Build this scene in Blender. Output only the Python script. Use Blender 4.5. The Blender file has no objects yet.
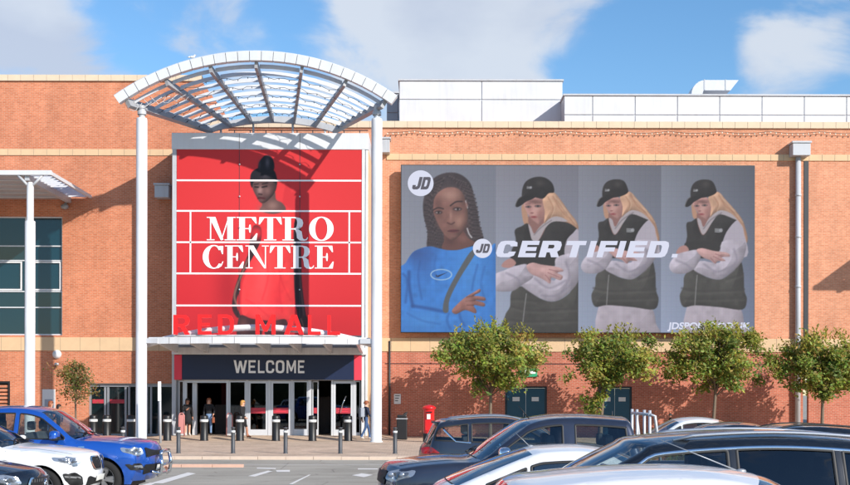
import bpy, bmesh, math, random
import numpy as np
from mathutils import Vector, Matrix, geometry

sc = bpy.context.scene
COL = sc.collection
PI = math.pi
F, CX, HY, H = 1180.6, 425.0, 393.0, 2.1      # focal length in photo pixels, principal column, horizon row, eye height

def P(px, py, Y):
    return Vector(((px - CX) * Y / F, Y, H + (HY - py) * Y / F))
def PX(px, Y): return (px - CX) * Y / F
def PZ(py, Y): return H + (HY - py) * Y / F

# ------------------------------------------------------------------ camera
cam_d = bpy.data.cameras.new('camera'); cam = bpy.data.objects.new('camera', cam_d); COL.objects.link(cam)
cam.location = (0, 0, H); cam.rotation_euler = (PI / 2, math.radians(-0.12), 0)
cam_d.sensor_width = 36; cam_d.lens = F / 850 * 36
cam_d.shift_y = (HY - 242.5) / 850
cam_d.clip_start = 0.1; cam_d.clip_end = 3000
sc.camera = cam

# ------------------------------------------------------------------ sun and sky
SUN = Vector((1.0, -1.05, 0.74)).normalized()          # direction towards the sun
el = math.asin(SUN.z); az = math.atan2(SUN.x, SUN.y)
w = bpy.data.worlds.new('World'); sc.world = w; w.use_nodes = True
nt = w.node_tree; nt.nodes.clear()
def N(t, **kw):
    n = nt.nodes.new(t)
    for k, v in kw.items(): setattr(n, k, v)
    return n
def mth(op, a, b=None, c=None):
    n = N('ShaderNodeMath', operation=op)
    for i, v in enumerate((a, b, c)):
        if v is None: continue
        if isinstance(v, (int, float)): n.inputs[i].default_value = v
        else: nt.links.new(v, n.inputs[i])
    return n.outputs[0]
sky = N('ShaderNodeTexSky', sky_type='NISHITA')
sky.sun_disc = False; sky.sun_elevation = el; sky.sun_rotation = az
sky.air_density = 1.1; sky.dust_density = 0.15; sky.ozone_density = 3.5
tc = N('ShaderNodeTexCoord')
def dirn(px, py): return Vector((px - CX, F, HY - py)).normalized()
stretch = N('ShaderNodeMapping'); stretch.inputs['Scale'].default_value = (1, 1, 1.9); stretch.inputs['Location'].default_value = (3.1, 1.7, 0.4)
nt.links.new(tc.outputs['Generated'], stretch.inputs['Vector'])
big = N('ShaderNodeTexNoise'); big.inputs['Scale'].default_value = 9.0; big.inputs['Detail'].default_value = 9.0; big.inputs['Roughness'].default_value = 0.54; big.inputs['Distortion'].default_value = 0.35
nt.links.new(stretch.outputs[0], big.inputs['Vector'])
dens = big.outputs['Fac']
for (px, py, r, wt) in ((35, 42, 66, .36), (215, 25, 50, .10), (350, 45, 55, .16), (430, 30, 75, .26), (525, 25, 70, .20), (600, 5, 40, .14), (800, 22, 60, .22),
                        (740, 36, 30, .12), (138, 30, 30, -.24), (296, 16, 34, -.24), (110, 5, 24, -.1), (650, 55, 60, -.32), (690, 35, 36, -.26), (575, 75, 40, -.10), (850, 78, 60, -.24), (95, 70, 30, .08), (190, 66, 30, -.1)):
    dp = N('ShaderNodeVectorMath', operation='DOT_PRODUCT'); dp.inputs[1].default_value = dirn(px, py)
    nt.links.new(tc.outputs['Generated'], dp.inputs[0])
    s2 = (r / F) ** 2
    g = mth('EXPONENT', mth('MULTIPLY', mth('SUBTRACT', dp.outputs['Value'], 1.0), 1.0 / s2))
    dens = mth('MULTIPLY_ADD', g, wt, dens)
rmp = N('ShaderNodeMapRange', interpolation_type='SMOOTHERSTEP'); rmp.inputs['From Min'].default_value = 0.47; rmp.inputs['From Max'].default_value = 0.76; rmp.inputs['To Max'].default_value = 0.86
nt.links.new(dens, rmp.inputs['Value'])
shade = N('ShaderNodeTexNoise'); shade.inputs['Scale'].default_value = 7; shade.inputs['Detail'].default_value = 5
nt.links.new(stretch.outputs[0], shade.inputs['Vector'])
cr = N('ShaderNodeValToRGB'); cr.color_ramp.elements[0].position = .36; cr.color_ramp.elements[1].position = .62
cr.color_ramp.elements[0].color = (4.4, 4.8, 5.7, 1); cr.color_ramp.elements[1].color = (5.6, 5.95, 6.5, 1)
nt.links.new(shade.outputs['Fac'], cr.inputs['Fac'])
mixc = N('ShaderNodeMix', data_type='RGBA')
nt.links.new(rmp.outputs[0], mixc.inputs['Factor']); hs = N('ShaderNodeHueSaturation'); hs.inputs['Saturation'].default_value = 1.16; hs.inputs['Value'].default_value = 1.30; nt.links.new(sky.outputs[0], hs.inputs['Color']); nt.links.new(hs.outputs[0], mixc.inputs['A']); nt.links.new(cr.outputs[0], mixc.inputs['B'])
bg = N('ShaderNodeBackground'); bg.inputs['Strength'].default_value = 0.108
nt.links.new(mixc.outputs['Result'], bg.inputs['Color'])
wo = N('ShaderNodeOutputWorld'); nt.links.new(bg.outputs[0], wo.inputs['Surface'])

sd = bpy.data.lights.new('sun', 'SUN'); sd.energy = 4.6; sd.angle = math.radians(0.53); sd.color = (1.0, 0.93, 0.84)
so = bpy.data.objects.new('sun', sd); COL.objects.link(so)
so.rotation_euler = (-SUN).to_track_quat('-Z', 'Y').to_euler(); so.location = (30, -30, 40)
sc.view_settings.view_transform = 'Standard'; sc.view_settings.look = 'None'; sc.view_settings.gamma = 1.0
sc.view_settings.exposure = 0.30
sc.cycles.max_bounces = 8; sc.cycles.transparent_max_bounces = 16

# ------------------------------------------------------------------ materials
M = {}
def lin(c):
    return tuple((v / 12.92 if v <= 0.04045 else ((v + 0.055) / 1.055) ** 2.4) for v in c)
def s8(r, g, b): return lin((r / 255, g / 255, b / 255))
def mat(name, col=(.5, .5, .5), rough=.6, metal=0., coat=0., noise=0., nscale=6., bump=0., bscale=40., emit=None, es=1., spec=.5, coatr=.04):
    m = bpy.data.materials.new(name); m.use_nodes = True; t = m.node_tree
    b = t.nodes['Principled BSDF']
    b.inputs['Base Color'].default_value = (*col, 1); b.inputs['Roughness'].default_value = rough; b.inputs['Metallic'].default_value = metal
    b.inputs['Coat Weight'].default_value = coat; b.inputs['Coat Roughness'].default_value = coatr; b.inputs['Specular IOR Level'].default_value = spec
    if emit: b.inputs['Emission Color'].default_value = (*emit, 1); b.inputs['Emission Strength'].default_value = es
    if noise or bump:
        g = t.nodes.new('ShaderNodeNewGeometry')
    if noise:
        n = t.nodes.new('ShaderNodeTexNoise'); n.inputs['Scale'].default_value = nscale; n.inputs['Detail'].default_value = 6; n.inputs['Roughness'].default_value = .6
        t.links.new(g.outputs['Position'], n.inputs['Vector'])
        r = t.nodes.new('ShaderNodeMapRange'); r.inputs['To Min'].default_value = 1 - noise; r.inputs['To Max'].default_value = 1 + noise
        t.links.new(n.outputs['Fac'], r.inputs['Value'])
        x = t.nodes.new('ShaderNodeMix'); x.data_type = 'RGBA'; x.blend_type = 'MULTIPLY'; x.inputs['Factor'].default_value = 1
        x.inputs['A'].default_value = (*col, 1); t.links.new(r.outputs[0], x.inputs['B']); t.links.new(x.outputs['Result'], b.inputs['Base Color'])
        r2 = t.nodes.new('ShaderNodeMapRange'); r2.inputs['To Min'].default_value = max(0, rough - noise * .4); r2.inputs['To Max'].default_value = min(1, rough + noise * .4)
        t.links.new(n.outputs['Fac'], r2.inputs['Value']); t.links.new(r2.outputs[0], b.inputs['Roughness'])
    if bump:
        n2 = t.nodes.new('ShaderNodeTexNoise'); n2.inputs['Scale'].default_value = bscale; n2.inputs['Detail'].default_value = 4
        t.links.new(g.outputs['Position'], n2.inputs['Vector'])
        bp = t.nodes.new('ShaderNodeBump'); bp.inputs['Strength'].default_value = bump; bp.inputs['Distance'].default_value = .02
        t.links.new(n2.outputs['Fac'], bp.inputs['Height']); t.links.new(bp.outputs[0], b.inputs['Normal'])
    M[name] = m; return m

def brick_mat(name, c1, c2, mortar, plane='xz', bw=.225, rh=.075, ms=.011, vary=.09, patch=.12, rough=.9, bumpd=.006):
    m = bpy.data.materials.new(name); m.use_nodes = True; t = m.node_tree; L = t.links.new
    b = t.nodes['Principled BSDF']; b.inputs['Roughness'].default_value = rough; b.inputs['Specular IOR Level'].default_value = .2
    g = t.nodes.new('ShaderNodeNewGeometry'); sp = t.nodes.new('ShaderNodeSeparateXYZ'); L(g.outputs['Position'], sp.inputs[0])
    cb = t.nodes.new('ShaderNodeCombineXYZ')
    if plane == 'xz':
        ad = t.nodes.new('ShaderNodeMath'); ad.operation = 'ADD'; L(sp.outputs['X'], ad.inputs[0]); L(sp.outputs['Y'], ad.inputs[1])
        L(ad.outputs[0], cb.inputs[0]); L(sp.outputs['Z'], cb.inputs[1])
    else:
        L(sp.outputs['X'], cb.inputs[0]); L(sp.outputs['Y'], cb.inputs[1])
    bt = t.nodes.new('ShaderNodeTexBrick'); bt.inputs['Scale'].default_value = 1; bt.inputs['Brick Width'].default_value = bw; bt.inputs['Row Height'].default_value = rh
    bt.inputs['Mortar Size'].default_value = ms; bt.inputs['Mortar Smooth'].default_value = .2; bt.inputs['Bias'].default_value = 0
    bt.inputs['Color1'].default_value = (*c1, 1); bt.inputs['Color2'].default_value = (*c2, 1); bt.inputs['Mortar'].default_value = (*mortar, 1)
    L(cb.outputs[0], bt.inputs['Vector'])
    n = t.nodes.new('ShaderNodeTexNoise'); n.inputs['Scale'].default_value = .55; n.inputs['Detail'].default_value = 7; n.inputs['Roughness'].default_value = .65
    L(g.outputs['Position'], n.inputs['Vector'])
    r = t.nodes.new('ShaderNodeMapRange'); r.inputs['From Min'].default_value = .3; r.inputs['From Max'].default_value = .7; r.inputs['To Min'].default_value = 1 - patch; r.inputs['To Max'].default_value = 1 + patch; L(n.outputs['Fac'], r.inputs['Value'])
    # vertical weather streaks
    mp = t.nodes.new('ShaderNodeMapping'); mp.inputs['Scale'].default_value = (1.6, 1.6, .12) if plane == 'xz' else (.8, .8, .8); L(g.outputs['Position'], mp.inputs['Vector'])
    n2 = t.nodes.new('ShaderNodeTexNoise'); n2.inputs['Scale'].default_value = 1.0; n2.inputs['Detail'].default_value = 5; L(mp.outputs[0], n2.inputs['Vector'])
    r2 = t.nodes.new('ShaderNodeMapRange'); r2.inputs['From Min'].default_value = .3; r2.inputs['From Max'].default_value = .7; r2.inputs['To Min'].default_value = 1 - patch * .7; r2.inputs['To Max'].default_value = 1 + patch * .7; L(n2.outputs['Fac'], r2.inputs['Value'])
    n3 = t.nodes.new('ShaderNodeTexNoise'); n3.inputs['Scale'].default_value = 7; n3.inputs['Detail'].default_value = 3; L(g.outputs['Position'], n3.inputs['Vector'])
    r3 = t.nodes.new('ShaderNodeMapRange'); r3.inputs['From Min'].default_value = .3; r3.inputs['From Max'].default_value = .7; r3.inputs['To Min'].default_value = 1 - vary; r3.inputs['To Max'].default_value = 1 + vary; L(n3.outputs['Fac'], r3.inputs['Value'])
    m1 = t.nodes.new('ShaderNodeMath'); m1.operation = 'MULTIPLY'; L(r.outputs[0], m1.inputs[0]); L(r2.outputs[0], m1.inputs[1])
    m2 = t.nodes.new('ShaderNodeMath'); m2.operation = 'MULTIPLY'; L(m1.outputs[0], m2.inputs[0]); L(r3.outputs[0], m2.inputs[1])
    x = t.nodes.new('ShaderNodeMix'); x.data_type = 'RGBA'; x.blend_type = 'MULTIPLY'; x.inputs['Factor'].default_value = 1
    L(bt.outputs['Color'], x.inputs['A']); L(m2.outputs[0], x.inputs['B']); L(x.outputs['Result'], b.inputs['Base Color'])
    bp = t.nodes.new('ShaderNodeBump'); bp.inputs['Strength'].default_value = .5; bp.inputs['Distance'].default_value = bumpd; bp.invert = True
    L(bt.outputs['Fac'], bp.inputs['Height']); L(bp.outputs[0], b.inputs['Normal'])
    M[name] = m; return m

def glass_mat(name, tint, body=None, ior=1.5, refl=1.0):
    """thin glass: tinted see-through with fresnel reflection"""
    m = bpy.data.materials.new(name); m.use_nodes = True; t = m.node_tree; L = t.links.new; t.nodes.clear()
    o = t.nodes.new('ShaderNodeOutputMaterial'); tr = t.nodes.new('ShaderNodeBsdfTransparent'); tr.inputs[0].default_value = (*tint, 1)
    gl = t.nodes.new('ShaderNodeBsdfGlossy'); gl.inputs['Roughness'].default_value = .015; gl.inputs['Color'].default_value = (.95, .97, 1, 1)
    fr = t.nodes.new('ShaderNodeFresnel'); fr.inputs['IOR'].default_value = ior
    k = t.nodes.new('ShaderNodeMath'); k.operation = 'MULTIPLY'; k.inputs[1].default_value = refl; k.use_clamp = True; L(fr.outputs[0], k.inputs[0])
    mx = t.nodes.new('ShaderNodeMixShader'); L(k.outputs[0], mx.inputs[0]); L(tr.outputs[0], mx.inputs[1]); L(gl.outputs[0], mx.inputs[2])
    L(mx.outputs[0], o.inputs[0]); M[name] = m; return m

brick_mat('brick_orange', s8(204, 126, 92), s8(186, 108, 76), s8(190, 150, 126))
brick_mat('brick_red', s8(188, 108, 86), s8(168, 92, 72), s8(182, 144, 126))
brick_mat('paving', s8(206, 184, 162), s8(192, 168, 146), s8(170, 150, 132), plane='xy', bw=.2, rh=.1, ms=.006, vary=.12, patch=.16)
mat('stone_cream', s8(208, 178, 142), .85, noise=.12, nscale=2.5, bump=.15)
mat('stone_pale', s8(212, 192, 166), .85, noise=.12, nscale=2.5, bump=.15)
brick_mat('brick_pale', s8(212, 145, 112), s8(196, 127, 95), s8(200, 162, 138), patch=.11)
mat('white_paint', s8(216, 218, 221), .42)
mat('white_panel', s8(206, 210, 215), .5)
mat('grey_panel', s8(182, 186, 192), .5)
mat('rib_grey', s8(150, 152, 156), .5, noise=.08)
mat('grey_metal', s8(150, 154, 160), .4, metal=.3, noise=.08, nscale=5)
mat('dark_metal', s8(52, 54, 58), .5, metal=.2, noise=.08)
mat('galv', s8(196, 198, 202), .4, metal=.3, noise=.1, nscale=4)
mat('joint', s8(120, 116, 112), .9)
mat('black_paint', s8(26, 26, 28), .45, noise=.15, nscale=8)
mat('bollard_grey', s8(74, 76, 80), .5, metal=.2, noise=.12, nscale=9)
mat('asphalt', s8(138, 137, 133), .88, noise=.14, nscale=.9, bump=.5, bscale=70)
def grime(name, col, amt):
    m = M[name]; t = m.node_tree; L = t.links.new; b = t.nodes['Principled BSDF']; g = t.nodes.new('ShaderNodeNewGeometry')
    mp = t.nodes.new('ShaderNodeMapping'); mp.inputs['Scale'].default_value = (5, 5, .35); L(g.outputs['Position'], mp.inputs['Vector'])
    n = t.nodes.new('ShaderNodeTexNoise'); n.inputs['Scale'].default_value = 1; n.inputs['Detail'].default_value = 8; n.inputs['Roughness'].default_value = .7; L(mp.outputs[0], n.inputs['Vector'])
    n2 = t.nodes.new('ShaderNodeTexNoise'); n2.inputs['Scale'].default_value = .7; n2.inputs['Detail'].default_value = 6; L(g.outputs['Position'], n2.inputs['Vector'])
    k = t.nodes.new('ShaderNodeMath'); k.operation = 'MULTIPLY'; L(n.outputs['Fac'], k.inputs[0]); L(n2.outputs['Fac'], k.inputs[1])
    r = t.nodes.new('ShaderNodeMapRange'); r.inputs['From Min'].default_value = .22; r.inputs['From Max'].default_value = .42; r.inputs['To Max'].default_value = amt; L(k.outputs[0], r.inputs['Value'])
    x = t.nodes.new('ShaderNodeMix'); x.data_type = 'RGBA'; x.inputs['A'].default_value = b.inputs['Base Color'].default_value; x.inputs['B'].default_value = (*col, 1); L(r.outputs[0], x.inputs['Factor']); L(x.outputs['Result'], b.inputs['Base Color'])
for nm, am in (('white_paint', .30), ('white_panel', .16), ('grey_panel', .3)): grime(nm, s8(128, 120, 108), am)
def asphalt_mat():
    m = bpy.data.materials.new('asphalt'); m.use_nodes = True; t = m.node_tree; L = t.links.new; b = t.nodes['Principled BSDF']; b.inputs['Roughness'].default_value = .88; b.inputs['Specular IOR Level'].default_value = .3
    g = t.nodes.new('ShaderNodeNewGeometry')
    def ns(scale, det, lo, hi, a, c, vec=None):
        n = t.nodes.new('ShaderNodeTexNoise'); n.inputs['Scale'].default_value = scale; n.inputs['Detail'].default_value = det; L(vec or g.outputs['Position'], n.inputs['Vector'])
        r = t.nodes.new('ShaderNodeMapRange'); r.inputs['From Min'].default_value = lo; r.inputs['From Max'].default_value = hi; r.inputs['To Min'].default_value = a; r.inputs['To Max'].default_value = c; L(n.outputs['Fac'], r.inputs['Value']); return r.outputs[0]
    mp = t.nodes.new('ShaderNodeMapping'); mp.inputs['Scale'].default_value = (.12, 1.4, 1); L(g.outputs['Position'], mp.inputs['Vector'])
    v = t.nodes.new('ShaderNodeTexVoronoi'); v.feature = 'DISTANCE_TO_EDGE'; v.inputs['Scale'].default_value = .42; L(g.outputs['Position'], v.inputs['Vector'])
    cr_ = t.nodes.new('ShaderNodeMapRange'); cr_.inputs['From Max'].default_value = .012; cr_.inputs['To Min'].default_value = .62; L(v.outputs['Distance'], cr_.inputs['Value'])
    val = None
    for q in (ns(.35, 6, .3, .7, .86, 1.12), ns(1, 6, .35, .65, .88, 1.08, mp.outputs[0]), ns(60, 3, .3, .7, .86, 1.14), ns(1.7, 2, .66, .76, 1, .62), cr_.outputs[0]):
        if val is None: val = q
        else:
            k = t.nodes.new('ShaderNodeMath'); k.operation = 'MULTIPLY'; L(val, k.inputs[0]); L(q, k.inputs[1]); val = k.outputs[0]
    x = t.nodes.new('ShaderNodeMix'); x.data_type = 'RGBA'; x.blend_type = 'MULTIPLY'; x.inputs['Factor'].default_value = 1; x.inputs['A'].default_value = (*s8(166, 161, 149), 1); L(val, x.inputs['B']); L(x.outputs['Result'], b.inputs['Base Color'])
    n2 = t.nodes.new('ShaderNodeTexNoise'); n2.inputs['Scale'].default_value = 70; L(g.outputs['Position'], n2.inputs['Vector']); bp = t.nodes.new('ShaderNodeBump'); bp.inputs['Strength'].default_value = .5; bp.inputs['Distance'].default_value = .015; L(n2.outputs['Fac'], bp.inputs['Height']); L(bp.outputs[0], b.inputs['Normal']); M['asphalt'] = m
asphalt_mat()
mat('soil', s8(96, 92, 80), .95, noise=.2, nscale=.1)
mat('road_paint', s8(226, 224, 218), .7, noise=.12, nscale=14)
mat('kerb_stone', s8(204, 184, 166), .85, noise=.12, nscale=5)
mat('kerb_pink', s8(206, 168, 148), .85, noise=.12, nscale=5)
mat('red_sign', s8(232, 36, 44), .4)
mat('red_vivid', s8(236, 28, 30), .35)
mat('red_end', s8(226, 58, 78), .5)
mat('navy', s8(16, 32, 66), .45, noise=.05)
mat('letter_white', s8(240, 240, 240), .6)
mat('letter_grey', s8(244, 246, 250), .55)
mat('post_red', s8(206, 26, 30), .3, coat=.4, noise=.05, nscale=6)
mat('teal_door', s8(10, 72, 96), .45, noise=.08, nscale=3)
mat('teal_frame', s8(14, 40, 54), .5)
mat('green_sign', s8(40, 158, 112), .5)
mat('notice', s8(214, 216, 216), .6, noise=.08, nscale=20)
mat('interior_dark', s8(118, 104, 100), .8)
mat('interior_red', s8(120, 30, 34), .7)
mat('interior_floor', s8(150, 140, 132), .35)
mat('sticker_red', s8(176, 50, 64), .5)
mat('alu', s8(206, 209, 214), .4, metal=.15, noise=.04)
mat('rubber', s8(28, 28, 29), .85, noise=.2, nscale=12)
mat('rim_silver', s8(190, 192, 196), .3, metal=.8)
mat('rim_dark', s8(60, 62, 66), .35, metal=.7)
mat('chrome', s8(226, 228, 232), .12, metal=1.)
mat('plastic_black', s8(24, 25, 27), .55)
mat('cabin', s8(84, 88, 94), .85)
mat('seat', s8(92, 98, 106), .8)
mat('lamp_clear', s8(150, 158, 170), .15, metal=.5, coat=1.)
mat('lamp_dark', s8(96, 102, 112), .15, metal=.4, coat=1.)
mat('far_foliage', (.05, .065, .025), .9, noise=.5, nscale=.6)
mat('lamp_red', s8(150, 14, 18), .2, coat=1.)
mat('plate_white', s8(226, 226, 220), .5)
mat('bark', s8(112, 98, 84), .9, noise=.25, nscale=14, bump=.4)
mat('skin_light', s8(208, 160, 136), .6); mat('skin_tan', s8(176, 124, 100), .6)
mat('cloth_black', s8(30, 30, 34), .9, noise=.2, nscale=20); mat('cloth_jeans', s8(112, 138, 172), .9, noise=.15, nscale=25)
mat('cloth_blue', s8(62, 88, 128), .9, noise=.15, nscale=25); mat('cloth_navy', s8(36, 44, 66), .9); mat('cloth_grey', s8(150, 158, 170), .9, noise=.1)
mat('cloth_pink', s8(196, 132, 128), .9); mat('hair_blond', s8(206, 152, 84), .7); mat('hair_dark', s8(34, 26, 24), .6); mat('hair_auburn', s8(140, 76, 44), .65)
mat('shoe', s8(38, 34, 34), .7); mat('shoe_white', s8(210, 205, 200), .7); mat('lip_brown', s8(110, 60, 52), .7)
mat('bulb', s8(235, 226, 205), .4)
mat('paint_blue', s8(26, 84, 176), .28, metal=.35, coat=1., coatr=.03)
mat('paint_white', s8(226, 228, 230), .32, coat=1., coatr=.03)
mat('paint_navy', s8(54, 60, 76), .3, metal=.55, coat=1., coatr=.03)
mat('paint_blacknavy', s8(22, 26, 36), .25, metal=.3, coat=1., coatr=.03)
mat('paint_slate', s8(46, 53, 67), .3, metal=.5, coat=1., coatr=.03)
mat('paint_silver', s8(220, 221, 224), .35, metal=.0, coat=1., coatr=.03)
mat('paint_black', s8(16, 17, 20), .25, coat=1., coatr=.03)
glass_mat('car_glass', (.66, .73, .72), refl=1.7)
glass_mat('car_glass_dark', (.10, .11, .12), refl=1.6)
glass_mat('door_glass', (.34, .38, .39), refl=1.7)
mat('teal_glass', s8(14, 50, 62), .04, spec=.7, noise=0)
mat('shop_glass', s8(20, 34, 38), .05, spec=.6)

def leaf_mat(name):
    m = bpy.data.materials.new(name); m.use_nodes = True; t = m.node_tree; L = t.links.new; t.nodes.clear()
    o = t.nodes.new('ShaderNodeOutputMaterial'); a = t.nodes.new('ShaderNodeVertexColor'); a.layer_name = 'tone'
    d = t.nodes.new('ShaderNodeBsdfPrincipled'); d.inputs['Roughness'].default_value = .55; d.inputs['Specular IOR Level'].default_value = .35; L(a.outputs[0], d.inputs['Base Color'])
    tr = t.nodes.new('ShaderNodeBsdfTranslucent'); L(a.outputs[0], tr.inputs[0])
    mx = t.nodes.new('ShaderNodeMixShader'); mx.inputs[0].default_value = .42; L(d.outputs[0], mx.inputs[1]); L(tr.outputs[0], mx.inputs[2]); L(mx.outputs[0], o.inputs[0])
    M[name] = m
leaf_mat('leaf')

def print_mat(name, emit):
    m = bpy.data.materials.new(name); m.use_nodes = True; t = m.node_tree; L = t.links.new
    b = t.nodes['Principled BSDF']; a = t.nodes.new('ShaderNodeVertexColor'); a.layer_name = 'print'
    if emit:
        b.inputs['Base Color'].default_value = (.016, .016, .018, 1); b.inputs['Roughness'].default_value = .7; b.inputs['Specular IOR Level'].default_value = .2
        L(a.outputs[0], b.inputs['Emission Color']); b.inputs['Emission Strength'].default_value = emit
        # fine grid of LED modules
        g = t.nodes.new('ShaderNodeNewGeometry'); sp = t.nodes.new('ShaderNodeSeparateXYZ'); L(g.outputs['Position'], sp.inputs[0]); cb = t.nodes.new('ShaderNodeCombineXYZ'); L(sp.outputs['X'], cb.inputs[0]); L(sp.outputs['Z'], cb.inputs[1])
        bt = t.nodes.new('ShaderNodeTexBrick'); bt.offset = 0; bt.inputs['Scale'].default_value = 1; bt.inputs['Brick Width'].default_value = .25; bt.inputs['Row Height'].default_value = .25; bt.inputs['Mortar Size'].default_value = .012
        bt.inputs['Color1'].default_value = (1, 1, 1, 1); bt.inputs['Color2'].default_value = (.985, .985, .99, 1); bt.inputs['Mortar'].default_value = (.93, .93, .93, 1); L(cb.outputs[0], bt.inputs['Vector'])
        x = t.nodes.new('ShaderNodeMix'); x.data_type = 'RGBA'; x.blend_type = 'MULTIPLY'; x.inputs['Factor'].default_value = 1; L(a.outputs[0], x.inputs['A']); L(bt.outputs['Color'], x.inputs['B']); L(x.outputs['Result'], b.inputs['Emission Color'])
    else:
        b.inputs['Roughness'].default_value = .5; b.inputs['Specular IOR Level'].default_value = .3; L(a.outputs[0], b.inputs['Base Color'])
    M[name] = m
print_mat('led_print', .62)
print_mat('vinyl_print', 0)

# ------------------------------------------------------------------ mesh helpers
class MB:
    def __init__(s): s.v = []; s.f = []; s.sm = []; s.mi = []
    def add(s, vs, fs, smooth=False, mi=0):
        o = len(s.v); s.v += [tuple(v) for v in vs]
        for f in fs: s.f.append(tuple(i + o for i in f)); s.sm.append(smooth); s.mi.append(mi)
        return s
    def box(s, x0, x1, y0, y1, z0, z1, mi=0):
        return s.add([(x0, y0, z0), (x1, y0, z0), (x1, y1, z0), (x0, y1, z0), (x0, y0, z1), (x1, y0, z1), (x1, y1, z1), (x0, y1, z1)],
                     [(0, 3, 2, 1), (4, 5, 6, 7), (0, 1, 5, 4), (1, 2, 6, 5), (2, 3, 7, 6), (3, 0, 4, 7)], False, mi)
    def bbox(s, x0, x1, y0, y1, z0, z1, r=.02, mi=0):
        """box with chamfered edges"""
        r = min(r, (x1 - x0) / 3, (y1 - y0) / 3, (z1 - z0) / 3)
        bm = bmesh.new(); bmesh.ops.create_cube(bm, size=1)
        for v in bm.verts: v.co = Vector(((x0 + x1) / 2 + v.co.x * (x1 - x0), (y0 + y1) / 2 + v.co.y * (y1 - y0), (z0 + z1) / 2 + v.co.z * (z1 - z0)))
        bmesh.ops.bevel(bm, geom=bm.edges[:], offset=r, segments=2, affect='EDGES', profile=.6)
        bm.verts.index_update(); s.add([v.co[:] for v in bm.verts], [[v.index for v in f.verts] for f in bm.faces], False, mi); bm.free(); return s
    def tube(s, pts, rad, n=8, caps=True, smooth=True, mi=0):
        pts = [Vector(p) for p in pts]; rs = rad if isinstance(rad, (list, tuple)) else [rad] * len(pts)
        vs = []; fs = []; up = None
        for i, p in enumerate(pts):
            d = (pts[min(i + 1, len(pts) - 1)] - pts[max(i - 1, 0)]).normalized()
            if up is None: up = Vector((0, 0, 1)) if abs(d.z) < .9 else Vector((1, 0, 0))
            a = d.cross(up)
            if a.length < 1e-4: a = d.cross(Vector((0, 1, 0)))
            a.normalize(); b = a.cross(d); up = b
            for k in range(n):
                t = 2 * PI * k / n; vs.append(p + (a * math.cos(t) + b * math.sin(t)) * rs[i])
        for i in range(len(pts) - 1):
            for k in range(n):
                k2 = (k + 1) % n; fs.append((i * n + k, i * n + k2, (i + 1) * n + k2, (i + 1) * n + k))
        s.add(vs, fs, smooth, mi)
        if caps:
            o = len(s.v) - len(vs)
            s.f.append(tuple(o + k for k in range(n - 1, -1, -1))); s.sm.append(False); s.mi.append(mi)
            s.f.append(tuple(o + (len(pts) - 1) * n + k for k in range(n))); s.sm.append(False); s.mi.append(mi)
        return s
    def lathe(s, prof, n=20, c=(0, 0, 0), axis='z', smooth=True, mi=0):
        vs = []; fs = []
        for (r, h) in prof:
            for k in range(n):
                t = 2 * PI * k / n
                if axis == 'z': vs.append((c[0] + r * math.cos(t), c[1] + r * math.sin(t), c[2] + h))
                else: vs.append((c[0] + r * math.cos(t), c[1] + h, c[2] + r * math.sin(t)))
        for i in range(len(prof) - 1):
            for k in range(n):
                k2 = (k + 1) % n; fs.append((i * n + k, i * n + k2, (i + 1) * n + k2, (i + 1) * n + k))
        return s.add(vs, fs, smooth, mi)
    def ell(s, c, r, nu=12, nv=8, smooth=True, mi=0, pw=1.0):
        vs = []; fs = []
        sg = lambda a: math.copysign(abs(a) ** pw, a)
        for j in range(nv + 1):
            ph = -PI / 2 + PI * j / nv
            for k in range(nu):
                t = 2 * PI * k / nu
                vs.append((c[0] + r[0] * sg(math.cos(ph)) * sg(math.cos(t)), c[1] + r[1] * sg(math.cos(ph)) * sg(math.sin(t)), c[2] + r[2] * sg(math.sin(ph))))
        for j in range(nv):
            for k in range(nu):
                k2 = (k + 1) % nu; fs.append((j * nu + k, j * nu + k2, (j + 1) * nu + k2, (j + 1) * nu + k))
        return s.add(vs, fs, smooth, mi)
    def mesh(s, name):
        me = bpy.data.meshes.new(name); me.from_pydata(s.v, [], s.f); me.polygons.foreach_set('use_smooth', s.sm); me.update(); return me
    def build(s, name, m, parent=None, weld=False, sharp=None):
        me = s.mesh(name)
        ms = m if isinstance(m, (list, tuple)) else [m]
        for k in ms: me.materials.append(M[k])
        if len(ms) > 1: me.polygons.foreach_set('material_index', s.mi)
        if weld or sharp:
            bm = bmesh.new(); bm.from_mesh(me)
            if weld: bmesh.ops.remove_doubles(bm, verts=bm.verts, dist=.0008)
            if sharp:
                for e in bm.edges:
                    if len(e.link_faces) == 2 and e.calc_face_angle(0) > sharp: e.smooth = False
            bm.to_mesh(me); bm.free()
        return obj(name, me, parent)

def obj(name, me, parent=None, loc=(0, 0, 0), rz=0):
    o = bpy.data.objects.new(name, me); COL.objects.link(o); o.location = loc; o.rotation_euler = (0, 0, rz)
    if parent: o.parent = parent
    return o
def empty(name, loc=(0, 0, 0), rz=0, parent=None):
    o = bpy.data.objects.new(name, None); COL.objects.link(o); o.location = loc; o.rotation_euler = (0, 0, rz); o.empty_display_size = .2
    if parent: o.parent = parent
    return o
def tag(o, label=None, cat=None, group=None, kind=None):
    for k, v in (('label', label), ('category', cat), ('group', group), ('kind', kind)):
        if v: o[k] = v
    return o
def shared(name, me, parent, loc, rz=0): return obj(name, me, parent, loc, rz)
def box_mesh(name, sx, sy, sz, m, r=.012):
    b = MB().bbox(-sx / 2, sx / 2, -sy / 2, sy / 2, 0, sz, r); me = b.mesh(name); me.materials.append(M[m]); return me

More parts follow.
